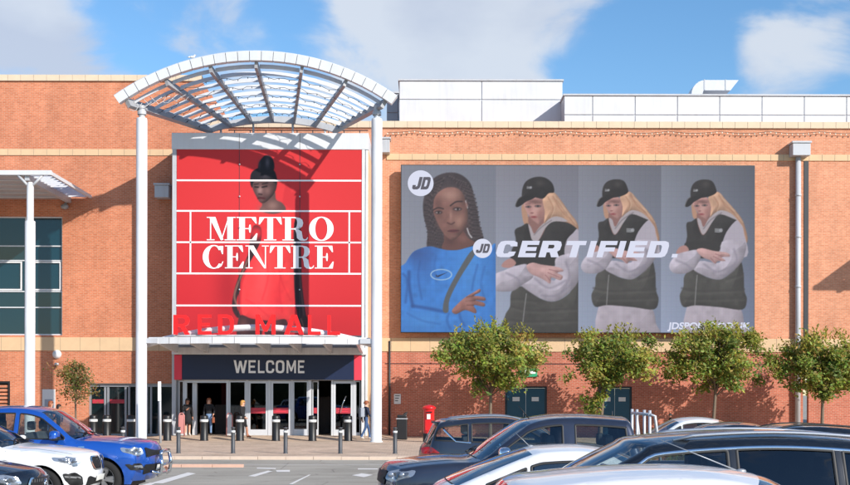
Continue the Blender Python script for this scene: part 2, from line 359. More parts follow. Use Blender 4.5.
# ---- planar fills
def pip(pts, poly):
    pts = np.asarray(pts); x, y = pts[:, 0], pts[:, 1]; poly = np.asarray(poly); inside = np.zeros(len(pts), bool)
    n = len(poly); j = n - 1
    for i in range(n):
        xi, yi = poly[i]; xj, yj = poly[j]
        c = ((yi > y) != (yj > y))
        if c.any():
            inside ^= c & (x < (xj - xi) * (y - yi) / ((yj - yi) if yj != yi else 1e-12) + xi)
        j = i
    return inside
def fill2d(solids, holes=(), grid=None, extra=()):
    vs = []; es = []
    for poly in list(solids) + list(holes):
        o = len(vs); n = len(poly); vs += [Vector((p[0], p[1])) for p in poly]; es += [(o + i, o + (i + 1) % n) for i in range(n)]
    if grid:
        a = np.array([v[:] for v in vs]); lo = a.min(0); hi = a.max(0)
        gx, gy = np.meshgrid(np.arange(lo[0] + grid / 2, hi[0], grid), np.arange(lo[1] + grid / 2, hi[1], grid))
        g = np.stack([gx.ravel(), gy.ravel()], 1)
        if len(extra):
            ex = np.array(extra); dm = ((g[:, None, :] - ex[None]) ** 2).sum(2).min(1); g = np.concatenate([g[dm > .0012], ex])
        keep = np.zeros(len(g), bool)
        for p in solids: keep |= pip(g, p)
        for p in holes: keep &= ~pip(g, p)
        vs += [Vector((float(p[0]), float(p[1]))) for p in g[keep]]
    r = geometry.delaunay_2d_cdt(vs, es, [], 0, 1e-6)
    V = np.array([v[:] for v in r[0]]); Fc = [f for f in r[2] if len(f) == 3]
    if not Fc: return [], []
    T = np.array(Fc); c = V[T].mean(1); keep = np.zeros(len(T), bool)
    for p in solids: keep |= pip(c, p)
    for p in holes: keep &= ~pip(c, p)
    T = T[keep]; used = np.unique(T); mp = -np.ones(len(V), int); mp[used] = np.arange(len(used))
    return V[used].tolist(), [tuple(int(i) for i in t) for t in mp[T]]
def ellp(cx, cy, rx, ry, n=32, a0=0, a1=2 * PI):
    full = abs(a1 - a0 - 2 * PI) < 1e-6
    return [(cx + rx * math.cos(a0 + (a1 - a0) * i / (n if full else n - 1)), cy + ry * math.sin(a0 + (a1 - a0) * i / (n if full else n - 1))) for i in range(n)]
def rect(x0, y0, x1, y1): return [(x0, y0), (x1, y0), (x1, y1), (x0, y1)]
def flat_xz(name, solids, holes, Y, m, parent, thick=0.0):
    """planar piece facing the camera (normal -Y); 2-D coordinates are world x, z"""
    V, T = fill2d(solids, holes); b = MB(); vs = [(v[0], Y, v[1]) for v in V]
    fs = []
    for t in T:
        a, c, d = (V[i] for i in t); cr_ = (c[0] - a[0]) * (d[1] - a[1]) - (c[1] - a[1]) * (d[0] - a[0])
        fs.append(t if cr_ > 0 else t[::-1])
    b.add(vs, fs); o = b.build(name, m, parent)
    if thick:
        md = o.modifiers.new('thickness', 'SOLIDIFY'); md.thickness = thick; md.offset = -1
    return o
def crom(pts, closed=True, n=6):
    pts = [np.array(p, float) for p in pts]; out = []; m = len(pts)
    for i in range(m if closed else m - 1):
        p0 = pts[i - 1] if (closed or i > 0) else pts[0]; p1 = pts[i]; p2 = pts[(i + 1) % m]; p3 = pts[(i + 2) % m] if (closed or i + 2 < m) else pts[-1]
        for k in range(n):
            t = k / n
            out.append(.5 * ((2 * p1) + (-p0 + p2) * t + (2 * p0 - 5 * p1 + 4 * p2 - p3) * t * t + (-p0 + 3 * p1 - 3 * p2 + p3) * t ** 3))
    if not closed: out.append(pts[-1])
    return [tuple(p) for p in out]
def text_obj(name, body, size, m, parent, loc, sx=1., off=0., ext=0., shear=0., align='CENTER', space=1.):
    c = bpy.data.curves.new(name, 'FONT'); c.body = body; c.size = size; c.offset = off; c.extrude = ext; c.shear = shear; c.align_x = align; c.space_character = space; c.resolution_u = 6
    t = bpy.data.objects.new(name + '_tmp', c); COL.objects.link(t)
    bpy.context.view_layer.update()
    me = bpy.data.meshes.new_from_object(t.evaluated_get(bpy.context.evaluated_depsgraph_get()))
    COL.objects.unlink(t); bpy.data.objects.remove(t); bpy.data.curves.remove(c)
    me.transform(Matrix.Rotation(PI / 2, 4, 'X') @ Matrix.Diagonal((sx, 1, 1, 1)))
    me.materials.clear(); me.materials.append(M[m]); me.name = name
    return obj(name, me, parent, loc)

# ================================================================== GROUND
WY, BY, CY = 57.0, 54.4, 50.6       # wall plane, entrance bay plane, column line
def sst(a, b, v):
    t = min(1, max(0, (v - a) / (b - a))); return t * t * (3 - 2 * t)
def pave_z(x, y):
    return .13 * sst(51.6, 54.2, y) * sst(-13.2, -11.8, x) * (1 - sst(-2.4, -1.0, x))
def road_z(y): return -.1 * sst(24, 38, y)
b = MB(); ys = [-1500, -200, -20, 10, 20, 24, 26, 28, 30, 32, 34, 36, 38, 40, 60, 120, 400, 1500]; xs = [-1500, -300, -60, -20, 0, 20, 60, 300, 1500]
b.add([(x, y, road_z(y)) for y in ys for x in xs], [(j * len(xs) + i, j * len(xs) + i + 1, (j + 1) * len(xs) + i + 1, (j + 1) * len(xs) + i) for j in range(len(ys) - 1) for i in range(len(xs) - 1)], True)
tag(b.build('car_park_road', 'asphalt'), 'worn grey asphalt road and car park in front of the mall', kind='structure')
b = MB(); ys = [38.95, 45, 49] + [51 + .3 * i for i in range(21)]; xs = [-70, -30, -20] + [-14 + .5 * i for i in range(28)] + [5, 20, 40, 70]
b.add([(x, y, pave_z(x, y)) for y in ys for x in xs], [(j * len(xs) + i, j * len(xs) + i + 1, (j + 1) * len(xs) + i + 1, (j + 1) * len(xs) + i) for j in range(len(ys) - 1) for i in range(len(xs) - 1)], True)
pavement = tag(b.build('pavement', 'paving'), 'tan block paved forecourt before the entrance', kind='structure')
ks = box_mesh('kerb_stone', .905, .14, .2, 'kerb_stone')
random.seed(3)
for i in range(60):
    shared('kerb_stone', ks, pavement, (-27 + i * .915, 38.88 + random.uniform(-.006, .006), -.192 + random.uniform(-.004, .004)))
def marking(name, poly, label=None):
    V, T = fill2d([poly]); b = MB()
    b.add([(v[0], v[1], road_z(v[1]) + .005) for v in V], [t if (V[t[1]][0] - V[t[0]][0]) * (V[t[2]][1] - V[t[0]][1]) - (V[t[1]][1] - V[t[0]][1]) * (V[t[2]][0] - V[t[0]][0]) > 0 else t[::-1] for t in T])
    return tag(b.build(name, 'road_paint'), label, kind='structure')
def gp(px, py):                       # photo pixel on the road surface
    Y = F * H / (py - HY)
    for _ in range(4): Y = F * (H - road_z(Y)) / (py - HY)
    return ((px - CX) * Y / F, Y)
for nm, pts in (('edge_line', [(-60, 36.0), (60, 36.0), (60, 36.12), (-60, 36.12)]), ('hatch_marking', [gp(150, 484), gp(163, 484), gp(196, 474), gp(188, 473)]),
                ('hatch_marking', [gp(118, 492), gp(150, 483.5), gp(158, 483), gp(135, 492)]), ('bay_line', [gp(248, 476.5), gp(255, 477), gp(273, 471.5), gp(268, 471)]),
                ('bay_line', [gp(257, 468), gp(276, 468.4), gp(276, 469.4), gp(257, 469)]), ('bay_line', [gp(276, 470.6), gp(290, 470.2), gp(290, 472.2), gp(277, 472.2)]),
                ('arrow_marking', [gp(352, 475.4), gp(362, 473.6), gp(373, 475), gp(364, 477.4)]), ('bay_line', [gp(289, 484.5), gp(293, 484.5), gp(311, 475), gp(309, 475)]), ('bay_line', [gp(358, 468.6), gp(378, 468.6), gp(378, 469.6), gp(358, 469.6)])):
    marking(nm, pts)
isl = empty('island_kerb', (PX(200, 34.6), 34.6, road_z(34.6))); tag(isl, 'low pale pink kerb strip in the road by the blue pickup', 'kerb')
km = box_mesh('kerb_stone', .9, .16, .11, 'kerb_pink')
for i in range(4): shared('kerb_stone', km, isl, (-1.9 + i * .91, 0, -.02))

# unseen belt of trees, added behind the viewer to give a dark band in reflections
random.seed(21); b = MB()
for i in range(150):
    x = -190 + i * 2.6 + random.uniform(-1, 1); r_ = random.uniform(2.2, 4.5); b.ell((x, -95 + random.uniform(-6, 6), random.uniform(1.5, 5.5)), (r_, r_, r_ * random.uniform(.8, 1.25)), 8, 6, False)
tag(b.build('unseen_tree_belt', 'far_foliage'), 'unseen far belt of dark trees added for reflections', 'trees', kind='stuff')
# ================================================================== BUILDING
mall = tag(empty('shopping_centre', (0, WY, 0)), 'long orange brick shopping centre with cream stone bands and white roof plant', 'building')
mall.location = (0, 0, 0)
def wall(name, x0, x1, z0, z1, Y, m, openings=(), thick=.4, parent=mall):
    xs = sorted({x0, x1, *[v for o in openings for v in (o[0], o[1]) if x0 < v < x1]}); zs = sorted({z0, z1, *[v for o in openings for v in (o[2], o[3]) if z0 < v < z1]})
    b = MB()
    for i in range(len(xs) - 1):
        for j in range(len(zs) - 1):
            cx, cz = (xs[i] + xs[i + 1]) / 2, (zs[j] + zs[j + 1]) / 2
            if any(o[0] < cx < o[1] and o[2] < cz < o[3] for o in openings): continue
            b.add([(xs[i], Y, zs[j]), (xs[i + 1], Y, zs[j]), (xs[i + 1], Y, zs[j + 1]), (xs[i], Y, zs[j + 1])], [(0, 1, 2, 3)])
    for (a, c, d, e) in openings:
        a_, c_, d_, e_ = max(a, x0), min(c, x1), max(d, z0), min(e, z1)
        b.add([(a_, Y, d_), (a_, Y + thick, d_), (a_, Y + thick, e_), (a_, Y, e_)], [(0, 1, 2, 3)]); b.add([(c_, Y, d_), (c_, Y + thick, d_), (c_, Y + thick, e_), (c_, Y, e_)], [(3, 2, 1, 0)])
        b.add([(a_, Y, e_), (a_, Y + thick, e_), (c_, Y + thick, e_), (c_, Y, e_)], [(0, 1, 2, 3)])
        if d_ > z0 + .05: b.add([(a_, Y, d_), (a_, Y + thick, d_), (c_, Y + thick, d_), (c_, Y, d_)], [(3, 2, 1, 0)])
    b.add([(x0, Y, z1), (x1, Y, z1), (x1, Y + 24, z1), (x0, Y + 24, z1)], [(0, 1, 2, 3)])      # roof deck behind
    b.add([(x0, Y, z0), (x0, Y + 24, z0), (x0, Y + 24, z1), (x0, Y, z1)], [(3, 2, 1, 0)]); b.add([(x1, Y, z0), (x1, Y + 24, z0), (x1, Y + 24, z1), (x1, Y, z1)], [(0, 1, 2, 3)])
    return b.build(name, m, parent)
XL, XR, XS = -48.0, 52.0, -10.8
zc_l, zc_r = PZ(82, WY), PZ(128, WY); ztl, ztr = PZ(76, WY), PZ(121.5, WY)
zb1, zb0 = PZ(338, WY), PZ(351.5, WY)
winL = (-30.0, PX(62, WY), PZ(336, WY), PZ(217, WY)); doorL = (PX(88, WY), -11.75, -.05, PZ(384, WY)); slatL = (-22.4, PX(10, WY), PZ(408, WY), PZ(382, WY))
wl = wall('brick_wall', XL, XS, zb0 + .3, zc_l, WY, 'brick_orange', [winL])
wl2 = wall('brick_wall', XL, XS, -.2, zb0 + .3, WY + .002, 'brick_orange', [doorL, slatL, (-11.6, XS + 1, -.5, 3.3)])
wr = wall('brick_wall', XS, XR, zb0 + .3, zc_r, WY, 'brick_pale')
dr1 = (PX(505, WY), PX(547, WY), -.05, PZ(386, WY)); dr2 = (PX(598, WY), PX(632, WY), -.05, PZ(386, WY))
wr2 = wall('brick_wall', XS, XR, -.2, zb0 + .3, WY + .002, 'brick_red', [dr1, dr2, (PX(803, WY), PX(808.5, WY), -.1, zb0 + .25), (XS - 1, -2.75, -.5, 3.3)], thick=.25)
def stones(name, x0, x1, z0, z1, proud, parent, far0=None, far1=None, L=.613):
    me = box_mesh(name, L - .012, .42, z1 - z0, 'stone_cream', .01)
    n = int(round((x1 - x0) / L)); L2 = (x1 - x0) / n
    jb = MB().box(x0, x1, WY - proud + .012, WY + .3, z0 + .006, z1 - .008)
    jb.build('mortar_joint', 'joint', parent); sm_ = 'stone_pale' if name == 'coping_stone' else 'stone_cream'; me.materials[0] = M[sm_]
    for i in range(n):
        o = shared(name, me, parent, (x0 + (i + .5) * L2, WY - proud + .21 + random.uniform(0, .004), z0)); o.scale.x = L2 / L
    for (a, c) in ((far0, x0), (x1, far1)):
        if a is None or c is None or c - a < .1: continue
        MB().box(a, c - .01, WY - proud, WY + .3, z0, z1).build(name, sm_, parent)
XFL, XFR = -21.4, 21.6
stones('coping_stone', XFL, XS, zc_l, ztl, .10, wl, far0=XL)
stones('coping_stone', XS + .2, XFR, zc_r, ztr, .10, wr, far1=XR)
stones('band_stone', XFL, XS, PZ(156.3, WY), PZ(150, WY), .05, wl, far0=XL)
stones('band_stone', PX(386, WY), XFR, PZ(160.2, WY), PZ(154, WY), .05, wr, far1=XR)
stones('band_stone', XFL, -11.9, zb0, zb1, .05, wl2, far0=XL, L=.92)
stones('band_stone', PX(372, WY), XFR, zb0, zb1, .05, wr2, far1=XR, L=.92)
# horizontal cable conduit along the lower brickwork
MB().box(PX(385, WY), XR, WY - .012, WY + .1, PZ(364, WY), PZ(363.2, WY)).build('cable_conduit', 'dark_metal', wr2)
# ---- windows on the left
def window(parent, x0, x1, z0, z1, Y, vs, hs, fr='alu', gl='teal_glass', ft=.07, name='window', depth=.12):
    e = MB()
    e.box(x0, x0 + ft, Y, Y + depth, z0, z1); e.box(x1 - ft, x1, Y, Y + depth, z0, z1); e.box(x0 + ft, x1 - ft, Y, Y + depth, z0, z0 + ft); e.box(x0 + ft, x1 - ft, Y, Y + depth, z1 - ft, z1)
    wn = e.build(name, fr, parent)
    for v in vs: MB().box(v - ft / 2, v + ft / 2, Y + .006, Y + depth - .004, z0 + ft, z1 - ft).build('mullion', fr, wn)
    X = [x0] + list(vs) + [x1]; Z = [z0] + list(hs) + [z1]
    for i in range(len(X) - 1):
        for h in hs: MB().box(X[i] + ft / 2, X[i + 1] - ft / 2, Y + .012, Y + depth - .008, h - ft * .4, h + ft * .4).build('transom', fr, wn)
        for j in range(len(Z) - 1):
            ta, tb = random.uniform(-.012, .012), random.uniform(-.012, .012); xa_, xb_, za_, zb_ = X[i] + ft * .45, X[i + 1] - ft * .45, Z[j] + ft * .4, Z[j + 1] - ft * .4; yq = Y + depth * .6
            vs = [(xa_, yq - ta - tb, za_), (xb_, yq + ta - tb, za_), (xb_, yq + ta + tb, zb_), (xa_, yq - ta + tb, zb_)]
            MB().add(vs + [(v[0], v[1] + .012, v[2]) for v in vs], [(0, 1, 2, 3), (7, 6, 5, 4)]).build('pane', gl, wn)
    return wn
zs_w = [PZ(308, WY), PZ(292, WY), PZ(261, WY), PZ(246.5, WY)]
wv = [PX(24.5, WY) - k * 1.83 for k in range(7)][::-1]
wn = window(mall, winL[0], winL[1], winL[2], winL[3], WY + .14, [v for v in wv if v > winL[0] + .3], zs_w)
for k in range(4):          # opening lights with their own white frames
    xa = PX(24.5, WY) - (k - 1) * 1.83 - 1.83 + .1 if k else PX(24.5, WY) + .12
    xb = xa + 1.55
    if k == 0: xa, xb = PX(24.5, WY) + .12, winL[1] - .1
    f = MB(); z0, z1 = zs_w[1] + .05, zs_w[2] - .05; y = WY + .125
    f.box(xa, xa + .07, y, y + .05, z0, z1); f.box(xb - .07, xb, y, y + .05, z0, z1); f.box(xa + .07, xb - .07, y, y + .05, z0, z0 + .07); f.box(xa + .07, xb - .07, y, y + .05, z1 - .07, z1); f.build('opening_light_frame', 'white_paint', wn)
# ground floor glazed shop doors
wd = window(mall, doorL[0], doorL[1], 0, doorL[3], WY + .2, [PX(p, WY) for p in (104, 107, 124.5, 128, 146, 150, 158)], [], fr='grey_metal', gl='shop_glass', ft=.1)
for (a, c) in ((91, 103), (108.5, 123)): MB().box(PX(a, WY), PX(c, WY), WY + .245, WY + .25, PZ(404, WY), PZ(400, WY)).build('door_sticker', 'sticker_red', wd)
MB().box(doorL[0], doorL[1], WY + .17, WY + .3, doorL[3] - .16, doorL[3] - .002).build('door_header', 'grey_metal', wd)
# slatted vent
sv = MB(); f = .1
sv.box(slatL[0], slatL[1], WY + .02, WY + .1, slatL[3] - f, slatL[3]); sv.box(slatL[1] - f, slatL[1], WY + .02, WY + .1, slatL[2], slatL[3] - f); sv = sv.build('vent_frame', 'black_paint', wl2)
for k in range(6):
    z = slatL[2] + .02 + k * .185
    MB().box(slatL[0], slatL[1] - f, WY + .1, WY + .16, z, z + .12).build('slat', 'brick_orange', sv)  # brick colour on the slats stands in for reflected brick
MB().box(slatL[0], slatL[1], WY + .3, WY + .32, slatL[2], slatL[3]).build('vent_back', 'black_paint', sv)
# teal service doors on the right
for (a, c, d, e) in (dr1, dr2):
    fr = MB(); t = .09
    fr.box(a, a + t, WY + .05, WY + .15, 0, e); fr.box(c - t, c, WY + .05, WY + .15, 0, e); fr.box(a + t, c - t, WY + .05, WY + .15, e - t, e); fr = fr.build('door_frame', 'teal_frame', mall)
    mid = (a + c) / 2
    for (p, q) in ((a + t + .005, mid - .006), (mid + .006, c - t - .005)):
        MB().bbox(p, q, WY + .08, WY + .13, .02, e - t - .006, .008).build('door_leaf', 'teal_door', fr)
        zc = e - .62; xc = (p + q) / 2
        MB().box(xc - .18, xc + .16, WY + .072, WY + .078, zc - .1, zc + .1).build('door_notice', 'notice', fr)
    MB().tube([(mid - .12, WY + .03, .95), (mid - .12, WY + .03, 1.25)], .015).build('handle', 'galv', fr)
# ---- roof plant room, panel by panel
def panels(x_px, y_px, Y, name, m='white_panel', gap=.02, depth=.08, back=4.0):
    X = [PX(p, Y) for p in x_px]; Z = [PZ(p, Y) for p in y_px][::-1]
    pl = MB().box(X[0] + .01, X[-1] - .01, Y + .05, Y + back, zc_r - .5, Z[-1] - .01).build(name, 'grey_panel', mall)
    for i in range(len(X) - 1):
        for j in range(len(Z) - 1):
            MB().bbox(X[i] + gap, X[i + 1] - gap, Y, Y + depth, Z[j] + gap, Z[j + 1] - gap, .015).build('panel', m, pl)
    MB().box(X[0] - .05, X[-1] + .05, Y - .06, Y + back + .05, Z[-1], Z[-1] + .09).build('roof_trim', 'grey_panel', pl)
    return pl
panels([398.5, 481, 562], [81, 99.5, 124], 61, 'plant_room')
panels([563.5, 592] + [634.5 + 42.3 * k for k in range(14)], [95.5, 114.5, 126], 59.5, 'plant_screen', back=5)
panels([386, 398], [93.5, 113, 126], 64, 'plant_box', m='grey_metal')
# roof duct elbow
d = MB(); Y0, Y1 = 60.8, 61.8; zt, zl = PZ(80.5, 61), PZ(95, 61); xl, xr = PX(690, 61), PX(737, 61); r = .72
prof = [(xl, zl)] + [(xl + r - r * math.cos(t), zl + (zt - zl) * math.sin(t)) for t in [PI / 2 * k / 6 for k in range(1, 7)]] + [(xr, zt), (xr - .42, zl + .22), (xl + .62, zl + .22), (xl + .56, zl)]
V, T = fill2d([prof])
for Yq, flip in ((Y0, False), (Y1, True)): d.add([(v[0], Yq, v[1]) for v in V], [t[::-1] if flip else t for t in T])
n = len(prof); d.add([(p[0], Yq, p[1]) for Yq in (Y0, Y1) for p in prof], [(i, (i + 1) % n, n + (i + 1) % n, n + i) for i in range(n)])
duct = d.build('roof_duct', 'galv', mall)
for px in (703, 724): MB().box(PX(px, 61) - .03, PX(px, 61) + .03, Y0 - .02, Y1 + .02, zl + .24, zt + .02).build('duct_flange', 'grey_panel', duct)
# hopper heads with rainwater pipes
def hopper(px0, px1, py0, py1, pipe, Y=WY, zend=0.0):
    x0, x1 = PX(px0, Y), PX(px1, Y); z1, z0 = PZ(py0, Y), PZ(py1, Y)
    hb = MB().bbox(x0, x1, Y - .62, Y, z0, z1 - .1, .02).bbox(x0 - .05, x1 + .05, Y - .67, Y, z1 - .09, z1, .02).build('hopper_head', 'grey_panel', mall)
    if pipe:
        xp = PX(pipe, Y); MB().tube([(xp, Y - .2, zend), (xp, Y - .2, z0 + .02)], .13, 12).build('rainwater_pipe', 'grey_panel', hb)
        for z in (2.2, 4.9, 7.2, 9.6, 11.6): MB().lathe([(.131, 0), (.15, 0), (.15, .1), (.131, .1)], 12, (xp, Y - .2, z)).build('pipe_collar', 'grey_panel', hb)
hopper(788.5, 806, 143, 157, 796.5)
hopper(382, 389.5, 140, 155, None); hopper(157, 171, 186, 200, None)
MB().box(PX(803.5, WY), PX(808, WY), WY - .03, WY + .1, zb1, PZ(160.5, WY)).build('expansion_joint', 'dark_metal', wr)
MB().tube([(PX(389.5, WY), WY - .05, 0), (PX(389.5, WY), WY - .05, PZ(341, WY))], .05, 8).build('cable_pipe', 'dark_metal', wr2)

# ================================================================== ENTRANCE BAY
bx0, bx1 = PX(172, BY), PX(367.5, BY); ztop = PZ(133.5, BY); zpt, zpb = PZ(150, BY), PZ(335.5, BY)
px0, px1 = PX(176.3, BY), PX(361, BY)
bay = MB()
bay.box(bx0, bx1, BY + .12, WY + .5, PZ(356, BY), ztop - .02)
bayo = bay.build('entrance_bay', 'grey_panel', mall)
MB().bbox(bx0 - .03, bx1 + .03, BY - .06, WY + .3, zpt, ztop, .02).build('bay_parapet', 'white_panel', bayo)
for v in (239, 299.5): MB().box(PX(v, BY) - .012, PX(v, BY) + .012, BY - .066, BY - .058, zpt + .03, ztop - .03).build('panel_joint', 'joint', bayo)
MB().bbox(bx0, px0 - .01, BY - .05, BY + .12, .1, zpt - .002, .015).build('corner_post', 'grey_panel', bayo)
MB().bbox(px1 + .02, px1 + .16, BY - .05, BY + .12, .1, zpt - .002, .015).build('corner_post', 'white_paint', bayo)
MB().bbox(px1 + .19, bx1, BY - .02, BY + .12, .1, zpt - .002, .015).build('corner_post', 'white_paint', bayo)
MB().box(bx1 - .02, bx1 + .03, BY + .12, WY, 0, zpt).build('bay_return', 'stone_cream', bayo)
MB().box(bx0 - .03, bx0 + .02, BY + .12, WY, 0, zpt).build('bay_return', 'grey_panel', bayo)
rl = MB()
for k in range(9): rl.tube([(PX(232, 56) + k * .75, 56.6, ztop - .02), (PX(232, 56) + k * .75, 56.6, ztop + .62)], .025, 6)
for z in (.3, .62): rl.tube([(PX(232, 56) - .3, 56.6, ztop + z), (PX(232, 56) + 6.4, 56.6, ztop + z)], .028, 6)
rl.build('roof_railing', 'dark_metal', bayo)
# glazed shopfront under the sign, opening by opening
DY = BY + .25; zd0, zd1 = .12, PZ(380.5, BY)
MB().box(bx0, bx1, DY - .1, DY + .25, zd1, PZ(356, BY) - .002).build('door_head', 'white_panel', bayo)
def dx(p): return PX(p, DY)
def leaf(a, c, sticker=True, y=DY, rot=0, ft=.10, base=.28, gl='door_glass'):
    x0, x1 = dx(a), dx(c); f = MB(); f.box(x0, x0 + ft, y - .03, y + .03, zd0, zd1 - .02); f.box(x1 - ft, x1, y - .03, y + .03, zd0, zd1 - .02)
    f.box(x0 + ft, x1 - ft, y - .03, y + .03, zd0, zd0 + base); f.box(x0 + ft, x1 - ft, y - .03, y + .03, zd1 - .02 - ft * 1.2, zd1 - .02)
    o = f.build('door_leaf', 'alu', bayo)
    MB().box(x0 + ft, x1 - ft, y - .006, y + .006, zd0 + base, zd1 - .02 - ft * 1.2).build('pane', gl, o)
    if sticker:
        MB().box(x0 + ft + .01, x1 - ft - .01, y - .012, y - .008, PZ(413.6, DY), PZ(408, DY)).build('sticker', 'sticker_red', o)
        for k in range(2): MB().box(x0 + ft + .12, x1 - ft - .12, y - .017, y - .013, PZ(411.9 - 2 * k, DY), PZ(411.2 - 2 * k, DY)).build('sticker_line', 'red_end', o)
    return o
def post(a, c, m='alu', y0=-.05, y1=.08): MB().box(dx(a), dx(c), DY + y0, DY + y1, zd0 - .02, zd1 - .003).build('door_post', m, bayo)
post(176.5, 178.5, 'grey_metal'); leaf(178.7, 184, False, base=.1, ft=.05); post(184.2, 187); post(191.5, 196, y0=.2, y1=.4); post(226.5, 229)
MB().box(dx(187), dx(226.5), DY - .06, DY + .1, zd1 - .12, zd1 - .004).build('door_track', 'alu', bayo)
leaf(229.2, 246, False, ft=.06, base=.12); post(246.2, 248.2); leaf(248.4, 268, True); leaf(271, 291, True); post(268.2, 270.8); post(291.2, 293)
leaf(293.2, 308, False, ft=.05, base=.3); post(308.2, 311.5); leaf(311.7, 318, True, y=DY + .3, ft=.05); post(331.3, 333.3); leaf(333.5, 353, True); post(353.2, 355.2); leaf(355.4, 360.5, False, ft=.04, base=.15)
b = MB(); b.tube([(dx(341), DY - .1, 1.2), (dx(343), DY - .12, 1.6), (dx(346), DY - .1, 1.95)], .02, 6); b.build('pull_handle', 'chrome', bayo)
# vestibule inside
iv = MB(); iv.add([(bx0 + .05, DY, .11), (bx1 - .05, DY, .11), (bx1 - .05, 66, .11), (bx0 + .05, 66, .11)], [(0, 1, 2, 3)]); iv.build('vestibule_floor', 'interior_floor', bayo)
MB().box(bx0 + .05, bx0 + .15, DY + .3, 66, .1, 3.3).box(bx1 - .15, bx1 - .05, DY + .3, 66, .1, 3.3).box(bx0, bx1, 66, 66.2, .1, 3.3).box(bx0, bx1, WY + .5, 66.2, 3.2, 3.35).build('vestibule_wall', 'interior_dark', bayo)
MB().box(bx0 + 1.3, bx0 + 2.6, 60, 60.1, .5, 2.9).build('vestibule_banner', 'interior_red', bayo)
for k in range(3): MB().box(dx(200) + k * 2.6, dx(200) + k * 2.6 + .9, 58.5, 59.0, .11, 1.5 + .2 * k).build('display_stand', 'interior_dark', bayo)

# WELCOME fascia
wz1, wz0 = PZ(355.5, BY), PZ(380, BY); wx0, wx1 = PX(174.6, BY), PX(361.8, BY); re = PX(182.3, BY) - wx0
ws = tag(empty('welcome_sign', ((wx0 + wx1) / 2, BY, wz0)), 'navy fascia sign reading WELCOME with red ends above the entrance doors', 'sign'); ws.location = (0, 0, 0)
MB().bbox(wx0 + re, wx1 - re, BY - .10, BY + .1, wz0, wz1, .01).build('sign_board', 'navy', ws)
for (a, c) in ((wx0, wx0 + re - .004), (wx1 - re + .004, wx1)): MB().bbox(a, c, BY - .11, BY + .1, wz0 - .01, wz1 + .004, .01).build('end_panel', 'red_end', ws)
def sans(c):
    t, x = .165, .25
    if c == 'W': return [[(0, 1), (.17, 1), (.29, .32), (.42, .95), (.58, .95), (.71, .32), (.83, 1), (1, 1), (.80, 0), (.62, 0), (.5, .60), (.38, 0), (.20, 0)]], []
    if c == 'E': return [[(0, 0), (1, 0), (1, t), (x, t), (x, .42), (.88, .42), (.88, .58), (x, .58), (x, 1 - t), (1, 1 - t), (1, 1), (0, 1)]], []
    if c == 'L': return [[(0, 0), (1, 0), (1, t), (x, t), (x, 1), (0, 1)]], []
    if c == 'C': return [[(1, .34), (1, .2), (.88, .05), (.65, 0), (.35, 0), (.12, .05), (0, .22), (0, .78), (.12, .95), (.35, 1), (.65, 1), (.88, .95), (1, .8), (1, .66), (.75, .66), (.75, .76), (.64, .84), (.38, .84), (.26, .75), (.26, .25), (.38, .16), (.64, .16), (.75, .24), (.75, .34)]], []
    if c == 'O': return [[(1, .22), (.88, .05), (.65, 0), (.35, 0), (.12, .05), (0, .22), (0, .78), (.12, .95), (.35, 1), (.65, 1), (.88, .95), (1, .78)]], [[(.25, .26), (.38, .16), (.62, .16), (.75, .26), (.75, .74), (.62, .84), (.38, .84), (.25, .74)]]
    if c == 'M': return [[(0, 0), (.19, 0), (.19, .64), (.42, .14), (.58, .14), (.81, .64), (.81, 0), (1, 0), (1, 1), (.80, 1), (.5, .40), (.20, 1), (0, 1)]], []
    if c == 'R': return [[(0, 0), (x, 0), (x, .38), (.44, .38), (.72, 0), (1.02, 0), (.71, .41), (.92, .5), (1, .69), (.95, .88), (.8, .98), (.6, 1), (0, 1)]], [[(x, .54), (.6, .54), (.74, .61), (.74, .77), (.6, .84), (x, .84)]]
    if c == 'D': return [[(0, 0), (.6, 0), (.85, .07), (1, .3), (1, .7), (.85, .93), (.6, 1), (0, 1)]], [[(x, t), (.55, t), (.7, .22), (.76, .36), (.76, .64), (.7, .78), (.55, 1 - t), (x, 1 - t)]]
    if c == 'A': return [[(0, 0), (.24, 0), (.31, .2), (.69, .2), (.76, 0), (1, 0), (.63, 1), (.37, 1)]], [[(.37, .36), (.63, .36), (.5, .78)]]
def sans_letter(name, c, x0, x1, z0, z1, Y, m, parent, thick=0.):
    so_, ho = sans(c); f = lambda ps: [(x0 + p[0] * (x1 - x0), z0 + p[1] * (z1 - z0)) for p in ps]
    return flat_xz(name, [f(p) for p in so_], [f(p) for p in ho], Y, m, parent, thick)
for c_, a_, b_ in (('W', 234, 247.4), ('E', 248.8, 256), ('L', 258.3, 264.8), ('C', 266.2, 274.4), ('O', 276, 284.6), ('M', 286.8, 296.2), ('E', 298.2, 304.6)):
    sans_letter('letter', c_, PX(a_, BY), PX(b_, BY), PZ(373.4, BY), PZ(360.6, BY), BY - .112, 'letter_grey', ws)

